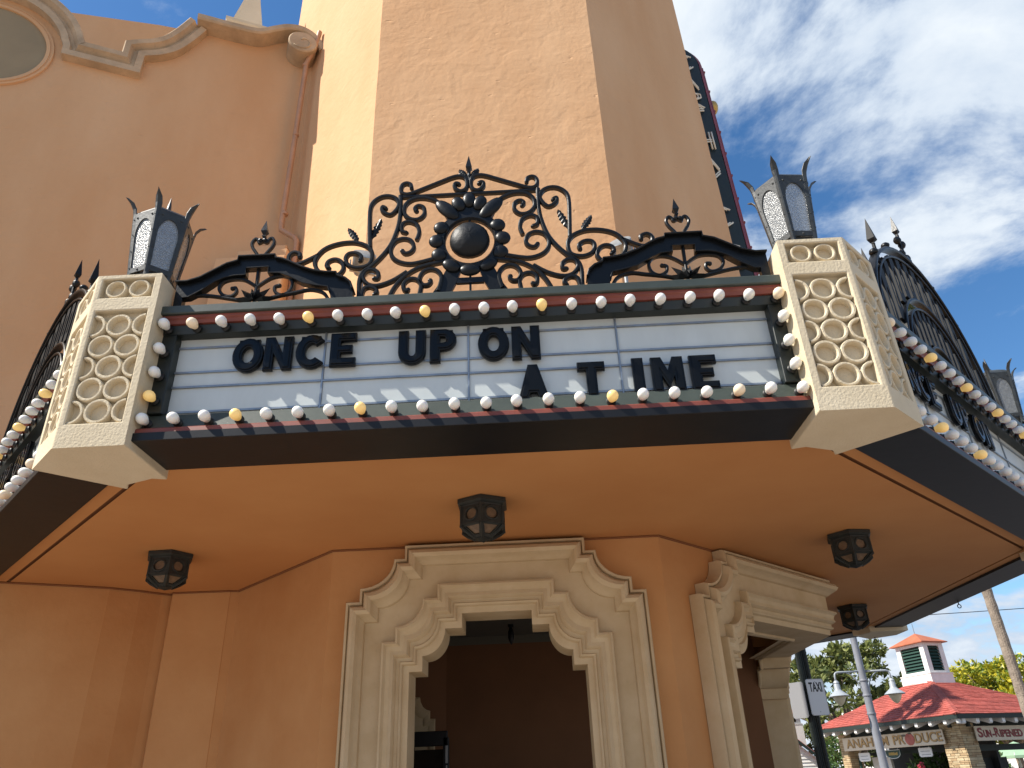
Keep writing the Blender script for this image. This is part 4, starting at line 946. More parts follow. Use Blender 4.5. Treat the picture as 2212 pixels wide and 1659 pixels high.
# ------------------------------------------------------------------ soffit lights
def soffit_light(x, y, rz, label):
    t = thing('ceiling_light', label, 'ceiling light', (x, y, 3.275), rz, 'hexagonal iron lights under the canopy')
    m = MB(); m.lathe([(0.165, 0.0), (0.183, -0.004), (0.183, -0.030), (0.168, -0.040), (0.156, -0.045), (0.150, -0.06), (0.10, -0.06)], 6, rot=-PI/2); m.build('canopy_plate', 'soffit_iron', t)
    R = 0.152
    def cor(i, r, z): t_ = -PI/2+i*PI/3; return Vector((r*math.cos(t_), r*math.sin(t_), z))
    def plate(r0, z0, r1, z1, i, hole, nm):
        b0, b1, t0, t1 = cor(i, r0, z0), cor(i+1, r0, z0), cor(i, r1, z1), cor(i+1, r1, z1)
        ux = (t1-t0).normalized(); bc, tc = (b0+b1)/2, (t0+t1)/2; uz = (tc-bc).normalized(); un = ux.cross(uz)
        if un.dot(Vector((tc.x, tc.y, -0.3))) < 0: un = -un
        M = Matrix((ux, -un, uz)).transposed().to_4x4(); M.translation = bc
        wb, wt, hh = (b1-b0).length/2, (t1-t0).length/2, (tc-bc).length
        outer = [(-wb, 0), (-wb*0.33, 0), (wb*0.33, 0), (wb, 0), (lerp(wb, wt, .33), hh*.33), (lerp(wb, wt, .67), hh*.67), (wt, hh), (wt*.33, hh), (-wt*.33, hh), (-wt, hh), (-lerp(wb, wt, .67), hh*.67), (-lerp(wb, wt, .33), hh*.33)]
        if hole == 'round':
            hl = [(0.040*math.cos(math.radians(225+30*q_)), hh*0.5+0.036*math.sin(math.radians(225+30*q_))) for q_ in range(12)]
        else:
            c = hh*0.55; hl = [(x*0.68, c+(z-c)*0.62) for x, z in outer]
        m = MB(); panel_hole(m, outer, hl, -0.006, 0.006, M)
        if hole == 'round': 
            pts = [(0.048*math.cos(2*PI*q_/16), hh*0.5+0.044*math.sin(2*PI*q_/16)) for q_ in range(17)]; m.tube([tuple(M @ Vector((x, -0.006, z))) for x, z in pts], 0.007, 6, False)
        for u_ in (-0.8, 0.8): m.ell((lerp(wb, wt, .9)*u_, -0.008, hh*0.88), (0.005, 0.004, 0.005), 6, 4, M)
        p = m.build(nm, 'soffit_iron', t)
        m = MB(); m.add([tuple(M @ Vector((x*1.04, 0.004, z))) for x, z in hl], [tuple(range(12))]); m.build('pane', 'amber_glass', p)
    for i in range(6):
        plate(0.150, -0.165, 0.150, -0.055, i, 'round', 'side_plate')
        plate(0.055, -0.245, 0.156, -0.170, i, 'trap', 'lower_plate')
    m = MB()
    for i in range(6): m.tube([tuple(cor(i, 0.156, -0.05)), tuple(cor(i, 0.156, -0.165)), tuple(cor(i, 0.160, -0.185)), tuple(cor(i, 0.12, -0.215)), tuple(cor(i, 0.055, -0.25))], 0.010, 6)
    m.lathe([(0.150, -0.160), (0.163, -0.164), (0.163, -0.176), (0.15, -0.18)], 6, rot=-PI/2)
    m.lathe([(0.06, -0.240), (0.062, -0.252), (0.03, -0.262), (0.005, -0.27)], 6, rot=-PI/2); m.build('light_frame', 'soffit_iron', t)
soffit_light(-0.315, 4.78, 0, 'iron ceiling light in the middle of the soffit, above the front doorway')
soffit_light(-2.81, 5.66, math.radians(27), 'iron ceiling light at the left of the soffit, near the left wall')
soffit_light(2.545, 5.97, math.radians(-19), 'iron ceiling light at the right of the soffit, nearer of the two there')
soffit_light(3.66, 8.97, math.radians(-21), 'small far iron ceiling light at the right of the soffit, above the taxi sign')

# eye bolts under the side fascia
def eyebolt(x, y, z, label):
    m = MB(); m.tube([(0, 0, 0), (0, 0, -0.035)], 0.006, 6); m.tube([(0.02*math.cos(2*PI*k/12), 0, -0.055+0.02*math.sin(2*PI*k/12)) for k in range(13)], 0.005, 6, False)
    o = m.build('eye_bolt', 'socket', None, True, loc=(x, y, z)); tag(o, label, 'hook', 'small ring hooks under the canopy edge')
def fpt(k, x, y): (fx, fy), a = face_xf(k); return (fx+x*math.cos(a)-y*math.sin(a), fy+x*math.sin(a)+y*math.cos(a))
eyebolt(*fpt(1, 1.45, 0.10), 3.25, 'small ring hook under the grey fascia at the right frame edge')
eyebolt(*fpt(2, 0.2, 0.10), 3.25, 'small ring hook under the far fascia, before the palm trunk')
eyebolt(*fpt(3, -1.9, 0.12), 3.21, 'small ring hook under the far pillar foot, above the cupola')

# ------------------------------------------------------------------ vertical blade sign behind the tower
def blade():
    t = thing('blade_sign', 'tall dark green vertical neon sign with red edge behind the right side of the tower', 'sign', (2.7, 8.6, 6.6))
    Z0, Z1 = 0.0, 6.05
    lean = 0.024
    top = [(0.61-0.61*(1-math.cos(a)), Z1-0.55+0.55*math.sin(a)) for a in [PI/2*i/10 for i in range(11)]]
    poly = [(-0.6, Z0), (0.61, Z0)] + top + [(-0.6, Z1)]
    sh = Matrix.Identity(4); sh[0][2] = -lean; 
    m = MB(); m.prism(poly, 0.0, 0.36, sh); m.build('sign_box', 'blade_green', t)
    m = MB(); edge = [(0.63, Z0)] + [(x+0.02, z) for x, z in top[:6]]
    m.loft([[(x, 0.02, z), (x+0.05, 0.05, z), (x+0.05, 0.31, z), (x, 0.34, z)] for x, z in edge], True, True, sh); m.build('red_edge', 'blade_red', t)
    m = MB()
    for x in (0.685, 0.702): m.tube([(x, 0.06 if x < .69 else 0.1, Z0), (x, 0.06 if x < .69 else 0.1, Z1-0.6)], 0.012, 6, True, sh)
    for i in range(12): m.box((0.695, 0.08, 0.3+i*0.46), (0.04, 0.05, 0.03), sh)
    m.build('neon_tube', 'blade_red', t, True)
    m = MB(); m.box((0.60, 0.5, Z1-0.75), (0.10, 0.12, 0.7)); m.build('edge_bracket', 'blade_green', t)
    m = MB(); m.ell((0.72, 0.45, Z1-1.12), (0.09, 0.12, 0.13), 12, 8); m.build('gilt_ball', 'gold', t, True)
    ST = {'C': [[(0.38, 0.82), (0.3, 0.97), (0.12, 1), (0, 0.8), (0, 0.2), (0.12, 0), (0.3, 0.03), (0.38, 0.18)]], 'A': [[(0, 0), (0.14, 0.9), (0.2, 1), (0.26, 0.9), (0.4, 0)], [(0.08, 0.35), (0.32, 0.35)]],
          'R': [[(0, 0), (0, 1), (0.25, 1), (0.38, 0.85), (0.38, 0.65), (0.25, 0.5), (0, 0.5)], [(0.2, 0.5), (0.4, 0)]], 'T': [[(0, 1), (0.4, 1)], [(0.2, 1), (0.2, 0)]], 'H': [[(0, 0), (0, 1)], [(0.4, 0), (0.4, 1)], [(0, 0.5), (0.4, 0.5)]],
          'Y': [[(0, 1), (0.2, 0.5), (0.4, 1)], [(0.2, 0.5), (0.2, 0)]], 'I': [[(0.2, 0), (0.2, 1)]], 'L': [[(0, 1), (0, 0), (0.38, 0)]], 'E': [[(0.38, 1), (0, 1), (0, 0), (0.38, 0)], [(0, 0.5), (0.3, 0.5)]]}
    zs = [5.52, 5.06, 4.62, 4.22, 3.72, 3.28, 2.88, 2.20, 1.86, 1.52, 1.15, 0.78, 0.40]
    for ch, z in zip('CARTHAYCIRCLE', zs):
        m = MB()
        for st in ST[ch]:
            for o_ in (-0.022, 0.022):
                c = Vector((0.2, 0.5)); pts = [(0.12+x*0.95+(o_ if abs(st[0][0]-st[-1][0]) < .3 else 0), -0.035, z-0.2+zz*0.36+(0 if abs(st[0][0]-st[-1][0]) < .3 else o_)) for x, zz in st]
                m.tube(pts, 0.014, 6, True, sh)
        m.build('neon_letter', 'neon', t, True)
blade()

# ------------------------------------------------------------------ far right: taxi pole
def taxi():
    t = thing('street_pole', 'dark green fluted pole carrying the taxi signs, right of the arch', 'pole', (4.49, 13.6, 0))
    m = MB(); pts = []
    n = 20; rings = []
    for z in (0, 0.3, 5.2):
        R = 0.12 if z == 0 else 0.097
        rings.append([((R if k % 2 else R*0.86)*math.cos(2*PI*k/40), (R if k % 2 else R*0.86)*math.sin(2*PI*k/40), z) for k in range(40)])
    m.loft(rings, True, True); m.build('pole_shaft', 'pole_green', t)
    m = MB(); m.lathe([(0.2, 0), (0.2, 0.15), (0.13, 0.3), (0.12, 0.4)], 16); m.build('pole_base', 'pole_green', t, True, auto=40)
    def plate(cx, cy, cz, w, h, rz, mt, label, txt):
        o = thing('taxi_sign' if txt else 'sign_back', label, 'sign', (cx, cy, cz), rz)
        m = MB(); c = 0.025; poly = [(-w/2+c, -h/2), (w/2-c, -h/2), (w/2, -h/2+c), (w/2, h/2-c), (w/2-c, h/2), (-w/2+c, h/2), (-w/2, h/2-c), (-w/2, -h/2+c)]
        m.prism(poly, -0.004, 0.004); m.build('sign_plate', mt, o)
        if txt:
            m = text_mb('TAXI', 0.20, 0.005, 0.001, 0, 0.50); m.v = [(x, y-0.0062, z+0.145) for x, y, z in m.v]; m.build('lettering', 'text_black', o)
            m = MB(); 
            for z in (h/2-0.045, -h/2+0.055): m.ell((0, -0.006, z), (0.009, 0.004, 0.009), 8, 5)
            m.build('bolt', 'steel', o)
            m = MB(); e = 0.012; pth = [(x*(1-0.03), z*(1-0.018)) for x, z in poly]; pth.append(pth[0]); m.bar(pth, 0.004, 0.002, -0.0055); m.build('border_line', 'sign_grey', o)
    plate(4.56, 13.42, 2.69, 0.305, 0.555, math.radians(8), 'sign_white', 'white TAXI sign facing the viewer on the dark green pole', True)
    plate(4.30, 13.62, 2.67, 0.30, 0.55, math.radians(-52), 'sign_grey', 'plain grey back of a second sign plate on the dark green pole', False)
taxi()
# ------------------------------------------------------------------ street lamp
def street_lamp():
    t = thing('street_lamp', 'grey street lamp with two hanging bell shades in front of the produce pavilion', 'street lamp', (6.80, 17.0, 0))
    m = MB(); m.tube([(0, 0, 0), (0, 0, 6.0)], [0.092, 0.06], 14)
    for z in (2.62, 2.97, 3.26): m.lathe([(0.085, z-0.02), (0.092, z), (0.085, z+0.02)], 14)
    m.build('pole_shaft', 'pole_grey', t, True, auto=50)
    for s in (-1, 1):
        m = MB(); L_ = 0.575; z0 = 3.44
        pth = [(0, 0, z0)] + [(s*(L_-0.07), 0, z0), (s*(L_-0.03), 0, z0-0.012), (s*(L_-0.008), 0, z0-0.04), (s*L_, 0, z0-0.08), (s*L_, 0, z0-0.20)]
        m.tube(pth, 0.020, 8)
        br = [(s*0.07, 0, z0-0.42), (s*0.10, 0, z0-0.26), (s*0.17, 0, z0-0.13), (s*0.27, 0, z0-0.04), (s*0.36, 0, z0)]
        m.tube(smooth_path(br, 3), 0.012, 6); m.build('arm', 'lamp_shade', t, True)
        m = MB(); m.lathe([(0.03, z0-0.16), (0.055, z0-0.19), (0.06, z0-0.21), (0.05, z0-0.22), (0.062, z0-0.24), (0.062, z0-0.33), (0.08, z0-0.36), (0.205, z0-0.46), (0.205, z0-0.468), (0.13, z0-0.455)], 20, (s*L_, 0, 0)); sh = m.build('lamp_shade', 'lamp_shade', t, True, auto=40)
        m = MB(); m.lathe([(0.125, z0-0.46), (0.122, z0-0.50), (0.09, z0-0.57), (0.045, z0-0.625), (0.01, z0-0.645)], 16, (s*L_, 0, 0)); m.build('globe', 'lamp_globe', sh, True)
street_lamp()

# ------------------------------------------------------------------ produce pavilion
AZ = math.radians(20); RDv = Vector((math.cos(AZ), math.sin(AZ), 0)); LDv = Vector((-math.sin(AZ), math.cos(AZ), 0)); KP = Vector((12.53, 25.03, 0))
PAV = thing('produce_pavilion', 'red roofed open market pavilion with stone piers and white louvred cupola', 'pavilion', tuple(KP), AZ)
LW, LR = 6.9, 5.52                                  # left side runs along +Y locally, right side along +X
EZ = 3.0; PITCH = 0.485
def pav_roof():
    cxr, apex = LR/2, 4.50
    A0, B0, C0, D0 = (0, 0, EZ), (LR, 0, EZ), (LR, LW, EZ), (0, LW, EZ); E0 = (cxr, LW/2, apex)
    m = MB(); m.add([A0, B0, C0, D0, E0], [(0, 1, 4), (1, 2, 4), (2, 3, 4), (3, 0, 4), (3, 2, 1, 0)]); rf = m.build('roof', 'roof_red', PAV)
    # overlapping shingle courses on the two visible slopes
    m = MB(); rnd = random.Random(3)
    def slope(o, al, up, w, run, n_tilt):
        kk = (w/2)/run
        nc = int(run/0.115)
        for c in range(nc):
            d = c*run/nc; lo = d*kk; hi = w-d*kk
            x = lo+rnd.uniform(-0.2, 0)
            while x < hi:
                ww = rnd.uniform(0.20, 0.34); x0, x1 = max(x, lo), min(x+ww-0.01, hi); x += ww
                if x1-x0 < 0.04: continue
                e = rnd.uniform(0.0, 0.015); d1 = d+0.15
                th = rnd.uniform(0.012, 0.022)
                p = [o+al*x0+up*(d-e), o+al*x1+up*(d-e), o+al*min(x1, w-d1*kk)+up*d1, o+al*max(x0, d1*kk)+up*d1]
                nn = n_tilt
                q = [p[0]+nn*(th+0.010), p[1]+nn*(th+0.010), p[2]+nn*0.004, p[3]+nn*0.004, p[0]+nn*0.002, p[1]+nn*0.002]
                m.add([tuple(v) for v in q], [(0, 1, 2, 3), (4, 5, 1, 0)])
    py, px_ = (apex-EZ)/(LW/2), (apex-EZ)/(LR/2); sl = Vector((0, 1, py)); slx = Vector((1, 0, px_))
    slope(Vector(A0), Vector((1, 0, 0)), sl, LR, LW/2, Vector((0, -py, 1)).normalized())
    slope(Vector(A0), Vector((0, 1, 0)), slx, LW, LR/2, Vector((-px_, 0, 1)).normalized())
    o = m.build('shingles', 'roof_red', rf); o['kind'] = 'stuff'
    m = MB(); hip = [Vector(A0)*(1-i/24)+Vector(E0)*(i/24) for i in range(25)]
    for i in range(24):
        a_, b_ = hip[i], hip[i+1]+ (hip[i+1]-hip[i])*0.35; sd = Vector((1, -1, 0)).normalized()*0.11
        up = Vector((0, 0, 0.035)); m.add([tuple(a_+sd+up*0.5), tuple(a_+up*1.4), tuple(a_-sd+up*0.5), tuple(b_+sd+up*0.2), tuple(b_+up), tuple(b_-sd+up*0.2)], [(0, 1, 4, 3), (1, 2, 5, 4)])
    o = m.build('ridge_caps', 'roof_red', rf); o['kind'] = 'stuff'
    m = MB(); 
    for (p, q) in ((A0, B0), (A0, D0)):
        pv, qv = Vector(p), Vector(q); d = (qv-pv).normalized(); n = Vector((-d.y, d.x, 0))
        m.box(tuple((pv+qv)/2+Vector((0.02 if d.y > .5 else 0, 0.02 if d.x > .5 else 0, -0.06))), ((LR, 0.04, 0.13) if d.x > .5 else (0.04, LW, 0.13)))
    m.build('eave_board', 'eave_green', PAV)
    m = MB(); m.box((LR/2, LW/2, EZ-0.012), (LR-0.1, LW-0.1, 0.012)); m.box((LR/2, 1.02, EZ-0.17), (LR-1.2, 0.08, 0.30)); m.box((1.02, LW/2, EZ-0.17), (0.08, LW-1.2, 0.30)); m.build('eave_soffit', 'eave_green', PAV)
    tail = MB(); tail.loft([[(-0.06, 0.05, -0.125), (0.06, 0.05, -0.125), (0.06, 0.05, -0.235), (-0.06, 0.05, -0.235)], [(-0.06, 0.09, -0.115), (0.06, 0.09, -0.115), (0.06, 0.09, -0.27), (-0.06, 0.09, -0.27)], [(-0.06, 0.85, -0.015), (0.06, 0.85, -0.015), (0.06, 0.85, -0.04), (-0.06, 0.85, -0.04)]], True, True)
    first = tail.build('rafter_tail', 'white_paint', PAV); first.location = (0.27, 0, EZ)
    for x in (0.81, 1.33, 1.84, 2.35, 2.86, 3.37, 3.88, 4.39): o = first.copy(); COL.objects.link(o); o.location = (x, 0, EZ)
    for y in (0.58, 1.17, 1.74, 2.28, 2.83, 3.40, 3.98, 4.55, 5.12, 5.70, 6.27): o = first.copy(); COL.objects.link(o); o.location = (0, y, EZ); o.rotation_euler = (0, 0, -PI/2)
    o = first.copy(); COL.objects.link(o); o.location = (0.05, 0.05, EZ); o.rotation_euler = (0, 0, -PI/4)
pav_roof()
def cupola(parent, x, y, w, d, z0, zb, ze, za, roofm, nsl=8):
    m = MB(); m.box((x, y, (z0+zb)/2-0.2), (w, d, zb-z0+0.4)); m.box((x, y, zb), (w+0.03, d+0.03, 0.03)); 
    wi, di = w-0.10, d-0.10
    for sx in (-1, 1):
        for sy in (-1, 1): m.box((x+sx*(wi/2-0.10), y+sy*(di/2-0.10), (zb+ze)/2), (0.20, 0.20, ze-zb))
    for sx in (-1, 1):
        m.box((x+sx*(wi/2-0.05), y, ze-0.05), (0.09, di-0.4, 0.10)); m.box((x+sx*(wi/2-0.05), y, zb+0.045), (0.09, di-0.4, 0.09))
        m.box((x, y+sx*(di/2-0.05), ze-0.05), (wi-0.4, 0.09, 0.10)); m.box((x, y+sx*(di/2-0.05), zb+0.045), (wi-0.4, 0.09, 0.09))
    c = m.build('cupola', 'white_paint', parent)
    m = MB(); m.box((x, y, (zb+ze)/2), (wi-0.22, di-0.22, ze-zb-0.02)); m.build('louvre_back', 'louvre_dark', c)
    h = (ze-0.1)-(zb+0.09)
    for i in range(nsl):
        z = zb+0.09+h*(i+0.5)/nsl
        for ax in (0, 1):
            m = MB(); L_ = (wi if ax == 0 else di)-0.402
            sec = [(-0.005, -0.052), (0.010, -0.052), (0.075, 0.045), (0.06, 0.045)]
            k_ = h/nsl/0.115
            if ax == 0: m.loft([[(x+sx*L_/2, y-di/2+0.012+a_, z+b_*k_) for a_, b_ in sec] for sx in (-1, 1)], True, True)
            else: m.loft([[(x-wi/2+0.012+a_, y+sx*L_/2, z+b_*k_) for a_, b_ in sec] for sx in (-1, 1)], True, True)
            m.build('louvre_slat', 'louvre_green', c)
    m = MB(); e = 0.09
    b = [(x-w/2-e, y-d/2-e, ze), (x+w/2+e, y-d/2-e, ze), (x+w/2+e, y+d/2+e, ze), (x-w/2-e, y+d/2+e, ze)]; b2 = [(p[0], p[1], ze+0.03) for p in b]
    m.add(b+b2+[(x, y, za)], [(3, 2, 1, 0), (0, 1, 5, 4), (1, 2, 6, 5), (2, 3, 7, 6), (3, 0, 4, 7), (4, 5, 8), (5, 6, 8), (6, 7, 8), (7, 4, 8)]); m.build('cupola_roof', roofm, c)
    m = MB(); m.tube([(x, y, za-0.05), (x, y, za+0.35)], 0.012, 6); m.build('lightning_rod', 'steel', c)
cupola(PAV, 2.26+0.5, 2.74+0.70, 1.00, 1.40, 4.25, 4.53, 5.56, 5.98, 'copper_roof')
def stone_pier(x, y, w, d, h, top):
    m = MB(); m.box((x+w/2, y+d/2, h/2), (w-0.05, d-0.05, h)); pr = m.build('stone_pier', 'mortar', PAV)
    rnd = random.Random(int(x*100+y*10)); z = 0.9; meshes = {}
    while z < h-0.02:
        hh = rnd.choice((0.055, 0.07, 0.085, 0.05)); hh = min(hh, h-z)
        for face in ('r', 'l'):
            L_ = w if face == 'r' else d; u = 0.0
            while u < L_-0.01:
                ww = min(rnd.uniform(0.12, 0.38), L_-u)
                if L_-u-ww < 0.08: ww = L_-u
                mm = MB(); pj = rnd.uniform(0.0, 0.025)
                if face == 'r': c = (x+u+ww/2, y+0.02-pj/2, z+hh/2); dd = (ww-0.012, 0.05+pj, hh-0.010)
                else: c = (x+0.02-pj/2, y+u+ww/2, z+hh/2); dd = (0.05+pj, ww-0.012, hh-0.010)
                mm.box(c, dd); mm.build('stone', rnd.choice(('stone_a', 'stone_b', 'stone_c')), pr)
                u += ww
        z += hh
stone_pier(0.72, 0.72, 0.56, 0.78, 2.83, 0)
stone_pier(0.72, 5.95, 0.56, 0.36, 2.80, 0)
# counter, inner back wall and shade
m = MB(); m.box((2.6, 3.6, 1.45), (0.1, 4.6, 2.9)); m.build('inner_wall', 'counter_dark', PAV)
m = MB(); m.box((1.3, 3.5, 2.10), (0.05, 4.2, 0.10)); m.box((3.8, 1.3, 2.10), (4.4, 0.05, 0.18)); m.build('hanging_beam', 'eave_green', PAV)
m = MB(); m.box((1.5, 5.2, 1.0), (0.10, 0.9, 2.0)); m.build('kiosk_door', 'white_paint', PAV)
m = MB(); m.box((1.05, 5.82, 1.0), (0.07, 0.07, 2.0)); m.build('green_post', 'louvre_green', PAV)
m = MB(); m.box((3.9, 1.5, 0.75), (5.0, 0.4, 1.48)); m.build('counter', 'brick_red', PAV)
m = MB(); m.box((2.6, 1.62, 1.66), (1.2, 0.1, 0.32)); m.box((1.35, 1.45, 1.68), (0.34, 0.03, 0.4)); m.build('crate_rail', 'counter_dark', PAV)
def world_of(x, y, z): v = KP+RDv*x+LDv*y; return (v.x, v.y, z)
def put_text(o, s, size, off, sx, mt, ext, y, zc=0.0, xc=0.0, nm='lettering'):
    m = text_mb(s, size, off, ext, 0, sx); m.v = [(x+xc, yy+y, z+zc) for x, yy, z in m.v]; return m.build(nm, mt, o)
def fit_word(o, s_, size, x0, x1, mt, ext, y, zc, nm):
    m = text_mb(s_, size, 0.006, ext, 0, 1.0); xs = [v[0] for v in m.v]; lo, hi = min(xs), max(xs); k_ = (x1-x0)/(hi-lo)
    m.v = [((px_-lo)*k_+x0, yy+y, z+zc) for px_, yy, z in m.v]; m.build(nm, mt, o)
def signs():
    t = thing('produce_sign', 'cream ANAHEIM PRODUCE board with gold letters and a peach, under the pavilion eave', 'sign', world_of(0.60, 3.63, 2.45), AZ-PI/2)
    m = MB(); m.box((0, 0, 0), (4.66, 0.05, 0.43), None, 0.01); m.build('board', 'sign_cream', t)
    for dx, dz, mt, yy, nm in ((0.014, -0.010, 'sign_shadow', -0.030, 'letter_edge'), (0, 0, 'sign_gold', -0.036, 'lettering')):
        for w_, x0, x1 in (('ANAHEIM', -2.14, -0.05), ('PR', 0.18, 0.70), ('DUCE', 1.15, 2.28)): fit_word(t, w_, 0.39, x0+dx, x1+dx, mt, 0.005, yy, dz, nm)
    m = MB(); m.ell((0.93, -0.03, 0.0), (0.21, 0.02, 0.185), 20, 12); pc_ = m.build('peach', 'peach', t, True)
    m = MB(); m.ell((0.70, -0.04, 0.12), (0.11, 0.012, 0.035), 10, 6); m.ell((0.98, -0.045, 0.17), (0.07, 0.012, 0.03), 10, 6); m.build('leaf', 'sign_shadow', pc_)
    t = thing('fruit_sign', 'cream SUN-RIPENED board with dark red letters, right of the stone pier', 'sign', world_of(2.75, 0.60, 2.48), AZ)
    m = MB(); m.box((0, 0, 0), (3.2, 0.05, 0.42), None, 0.01); m.build('board', 'sign_cream', t)
    for dx, dz, mt, yy, nm in ((0.010, -0.010, 'sign_shadow', -0.030, 'letter_edge'), (0, 0, 'sign_red', -0.036, 'lettering')):
        for w_, p0, p1, sz, zc in (('S', 1740, 1777, 0.36, 0.01), ('UN', 1784, 1842, 0.28, -0.02), ('-', 1850, 1868, 0.28, -0.02), ('R', 1873, 1908, 0.36, 0.01), ('IPENED', 1914, 2090, 0.28, -0.02)):
            fit_word(t, w_, sz, -1.53+(p0-1740)/350*1.81+dx, -1.53+(p1-1740)/350*1.81+dx, mt, 0.005, yy, zc+dz, nm)
    # pendant boards
    def pend(y, z, w, h, mt, label, kind):
        o = thing('hanging_sign', label, 'sign', world_of(0.9, y, z), AZ-PI/2, 'small boards hanging under the produce sign')
        m = MB(); c = 0.05
        if kind == 'round': poly = [(-w/2, h/2), (w/2, h/2)] + [(w/2*math.cos(a_), h/2-0.12-(h-0.12)*math.sin(a_)) for a_ in [PI*i/14 for i in range(15)]]
        else: poly = [(-w/2+c, -h/2), (w/2-c, -h/2), (w/2, -h/2+c), (w/2, h/2-c), (w/2-c*0.2, h/2), (-w/2+c*0.2, h/2), (-w/2, h/2-c), (-w/2, -h/2+c)]
        m.prism(poly, -0.012, 0.012); m.build('board', mt, o)
        m = MB(); m.tube([(-w*0.35, 0, h/2), (-w*0.35, 0, h/2+0.10)], 0.008, 5); m.tube([(w*0.35, 0, h/2), (w*0.35, 0, h/2+0.10)], 0.008, 5); m.build('hanger', 'steel', o)
        m = MB()
        if kind == 'round':
            poly2 = poly+[poly[0]]; m.bar([(x*0.92, z_*0.92) for x, z_ in poly2], 0.014, 0.004, -0.014); m.build('border_line', 'sign_white', o)
            m = MB(); rr = random.Random(5)
            for i in range(9): x = -w*0.27+i*w*0.065; m.bar(smooth_path([(x, 0.0-0.02), (x+0.02, 0.05+rr.uniform(-.01, .02)), (x+0.035, 0.0), (x+0.015, -0.03)], 3), 0.013, 0.004, -0.015)
            m.build('scribble', 'gold', o)
        else:
            for r_ in range(2):
                for i in range(7): m.box((-w*0.3+i*w*0.1+(0.5*w*0.05 if r_ else 0), -0.0135, (0.03, -0.07)[r_]), (w*0.07, 0.003, 0.025))
            m.build('print_line', 'sign_grey', o)
    pend(5.36, 2.02, 0.56, 0.27, 'sign_white', 'white hanging board left of the lamp post under the produce sign', 'rect')
    pend(3.95, 2.05, 0.72, 0.28, 'louvre_green', 'dark green hanging board with rounded bottom and pale border, right of the lamp post', 'round')
    pend(2.51, 2.05, 0.56, 0.27, 'sign_white', 'white hanging board beside the stone pier under the produce sign', 'rect')
signs()

# white clapboard cottage
def cottage():
    o = thing('white_cottage', 'white clapboard cottage with red roof and small cupola, behind the taxi pole', 'house', (9.0, 38.0, 0), 0)
    rk = lambda x: 3.02-0.84*(x-2.3)
    m = MB(); m.prism([(0, 0), (3.6, 0), (3.6, rk(3.6)), (0, rk(0))], 0.0, 3.0); w = m.build('wall', 'white_paint', o)
    for i in range(22):
        z = 0.9+i*0.14; x1 = min(3.64, 2.3+(3.02-z-0.14)/0.84)
        m = MB(); m.loft([[(x, -0.045, z), (x, -0.008, z+0.14), (x, -0.002, z)] for x in (-0.03, x1)], True, True); m.build('clapboard', 'white_paint', w)
    m = MB(); up = 0.42
    m.add([(0.3, -0.35, rk(0.3)+0.10), (3.9, -0.35, rk(3.9)+0.10), (4.2, 2.2, rk(3.9)+0.65), (0.3, 2.2, rk(0.3)+0.95), (0.3, -0.35, rk(0.3)), (3.9, -0.35, rk(3.9)), (4.2, 2.2, rk(3.9)+0.5), (0.3, 2.2, rk(0.3)+0.8)], [(0, 1, 2, 3), (7, 6, 5, 4), (1, 5, 6, 2), (0, 3, 7, 4)])
    m.build('roof', 'roof_red', o)
    m = MB(); m.loft([[(x, y, rk(x)+dz) for y, dz in ((-0.37, -0.05), (-0.37, 0.09), (-0.33, 0.09), (-0.33, -0.05))] for x in (0.3, 3.92)], True, True); m.build('eave_board', 'eave_green', o)
    m = MB(); m.box((2.45, -0.06, 1.30), (0.34, 0.06, 0.75)); f = m.build('window', 'louvre_green', o)
    m = MB(); m.box((2.45, -0.095, 1.30), (0.26, 0.01, 0.65)); m.build('pane', 'dark_glass', f)
    cupola(o, 2.80, 1.1, 0.80, 0.80, 3.1, 3.62, 4.05, 4.34, 'copper_roof', 4)
    wv = thing('weathervane', 'small copper weathervane above the cottage cupola, left of the taxi sign', 'weathervane', (11.80, 39.1, 4.3))
    m = MB(); m.tube([(0, 0, 0), (0, 0, 1.15)], 0.025, 6); m.ell((0, 0, 0.45), (0.12, 0.12, 0.13), 10, 7); m.tube([(-0.3, 0, 0.75), (0.3, 0, 0.75)], 0.02, 6); m.build('vane_rod', 'copper_roof', wv, True)
    m = MB(); m.prism([(-0.28, 0.86), (-0.1, 0.95), (0.05, 0.9), (0.18, 1.05), (0.26, 1.2), (0.3, 1.08), (0.24, 0.9), (0.1, 0.78), (-0.1, 0.76)], -0.02, 0.02); m.build('vane', 'copper_roof', wv)
cottage()
# pale buildings beyond
def far_building(x, y, w, d, h, rz, label):
    o = thing('distant_building', label, 'building', (x, y, 0), rz, 'pale buildings beyond the pavilion')
    m = MB(); m.box((w/2, d/2, h/2), (w, d, h)); m.build('wall', 'white_paint', o)
    m = MB(); e = 0.3; m.add([(-e, -e, h), (w+e, -e, h), (w+e, d+e, h), (-e, d+e, h), (w/2, -e, h+1.0), (w/2, d+e, h+1.0)], [(0, 1, 4), (1, 2, 5, 4), (2, 3, 5), (3, 0, 4, 5), (0, 3, 2, 1)]); m.build('roof', 'lamp_shade', o)
    m = MB(); m.box((w*0.3, -0.03, h-0.9), (0.8, 0.08, 0.9)); f = m.build('window', 'white_paint', o)
    m = MB(); m.box((w*0.3, -0.08, h-0.9), (0.6, 0.02, 0.7)); m.build('pane', 'dark_glass', f)
far_building(19.5, 48, 5, 5, 5.2, 0.2, 'pale building with grey roof glimpsed between the magnolia and the louvred cupola')
far_building(30.5, 50, 7, 5, 4.3, 0.3, 'pale low building glimpsed behind the pavilion roof beside the palm trunk')

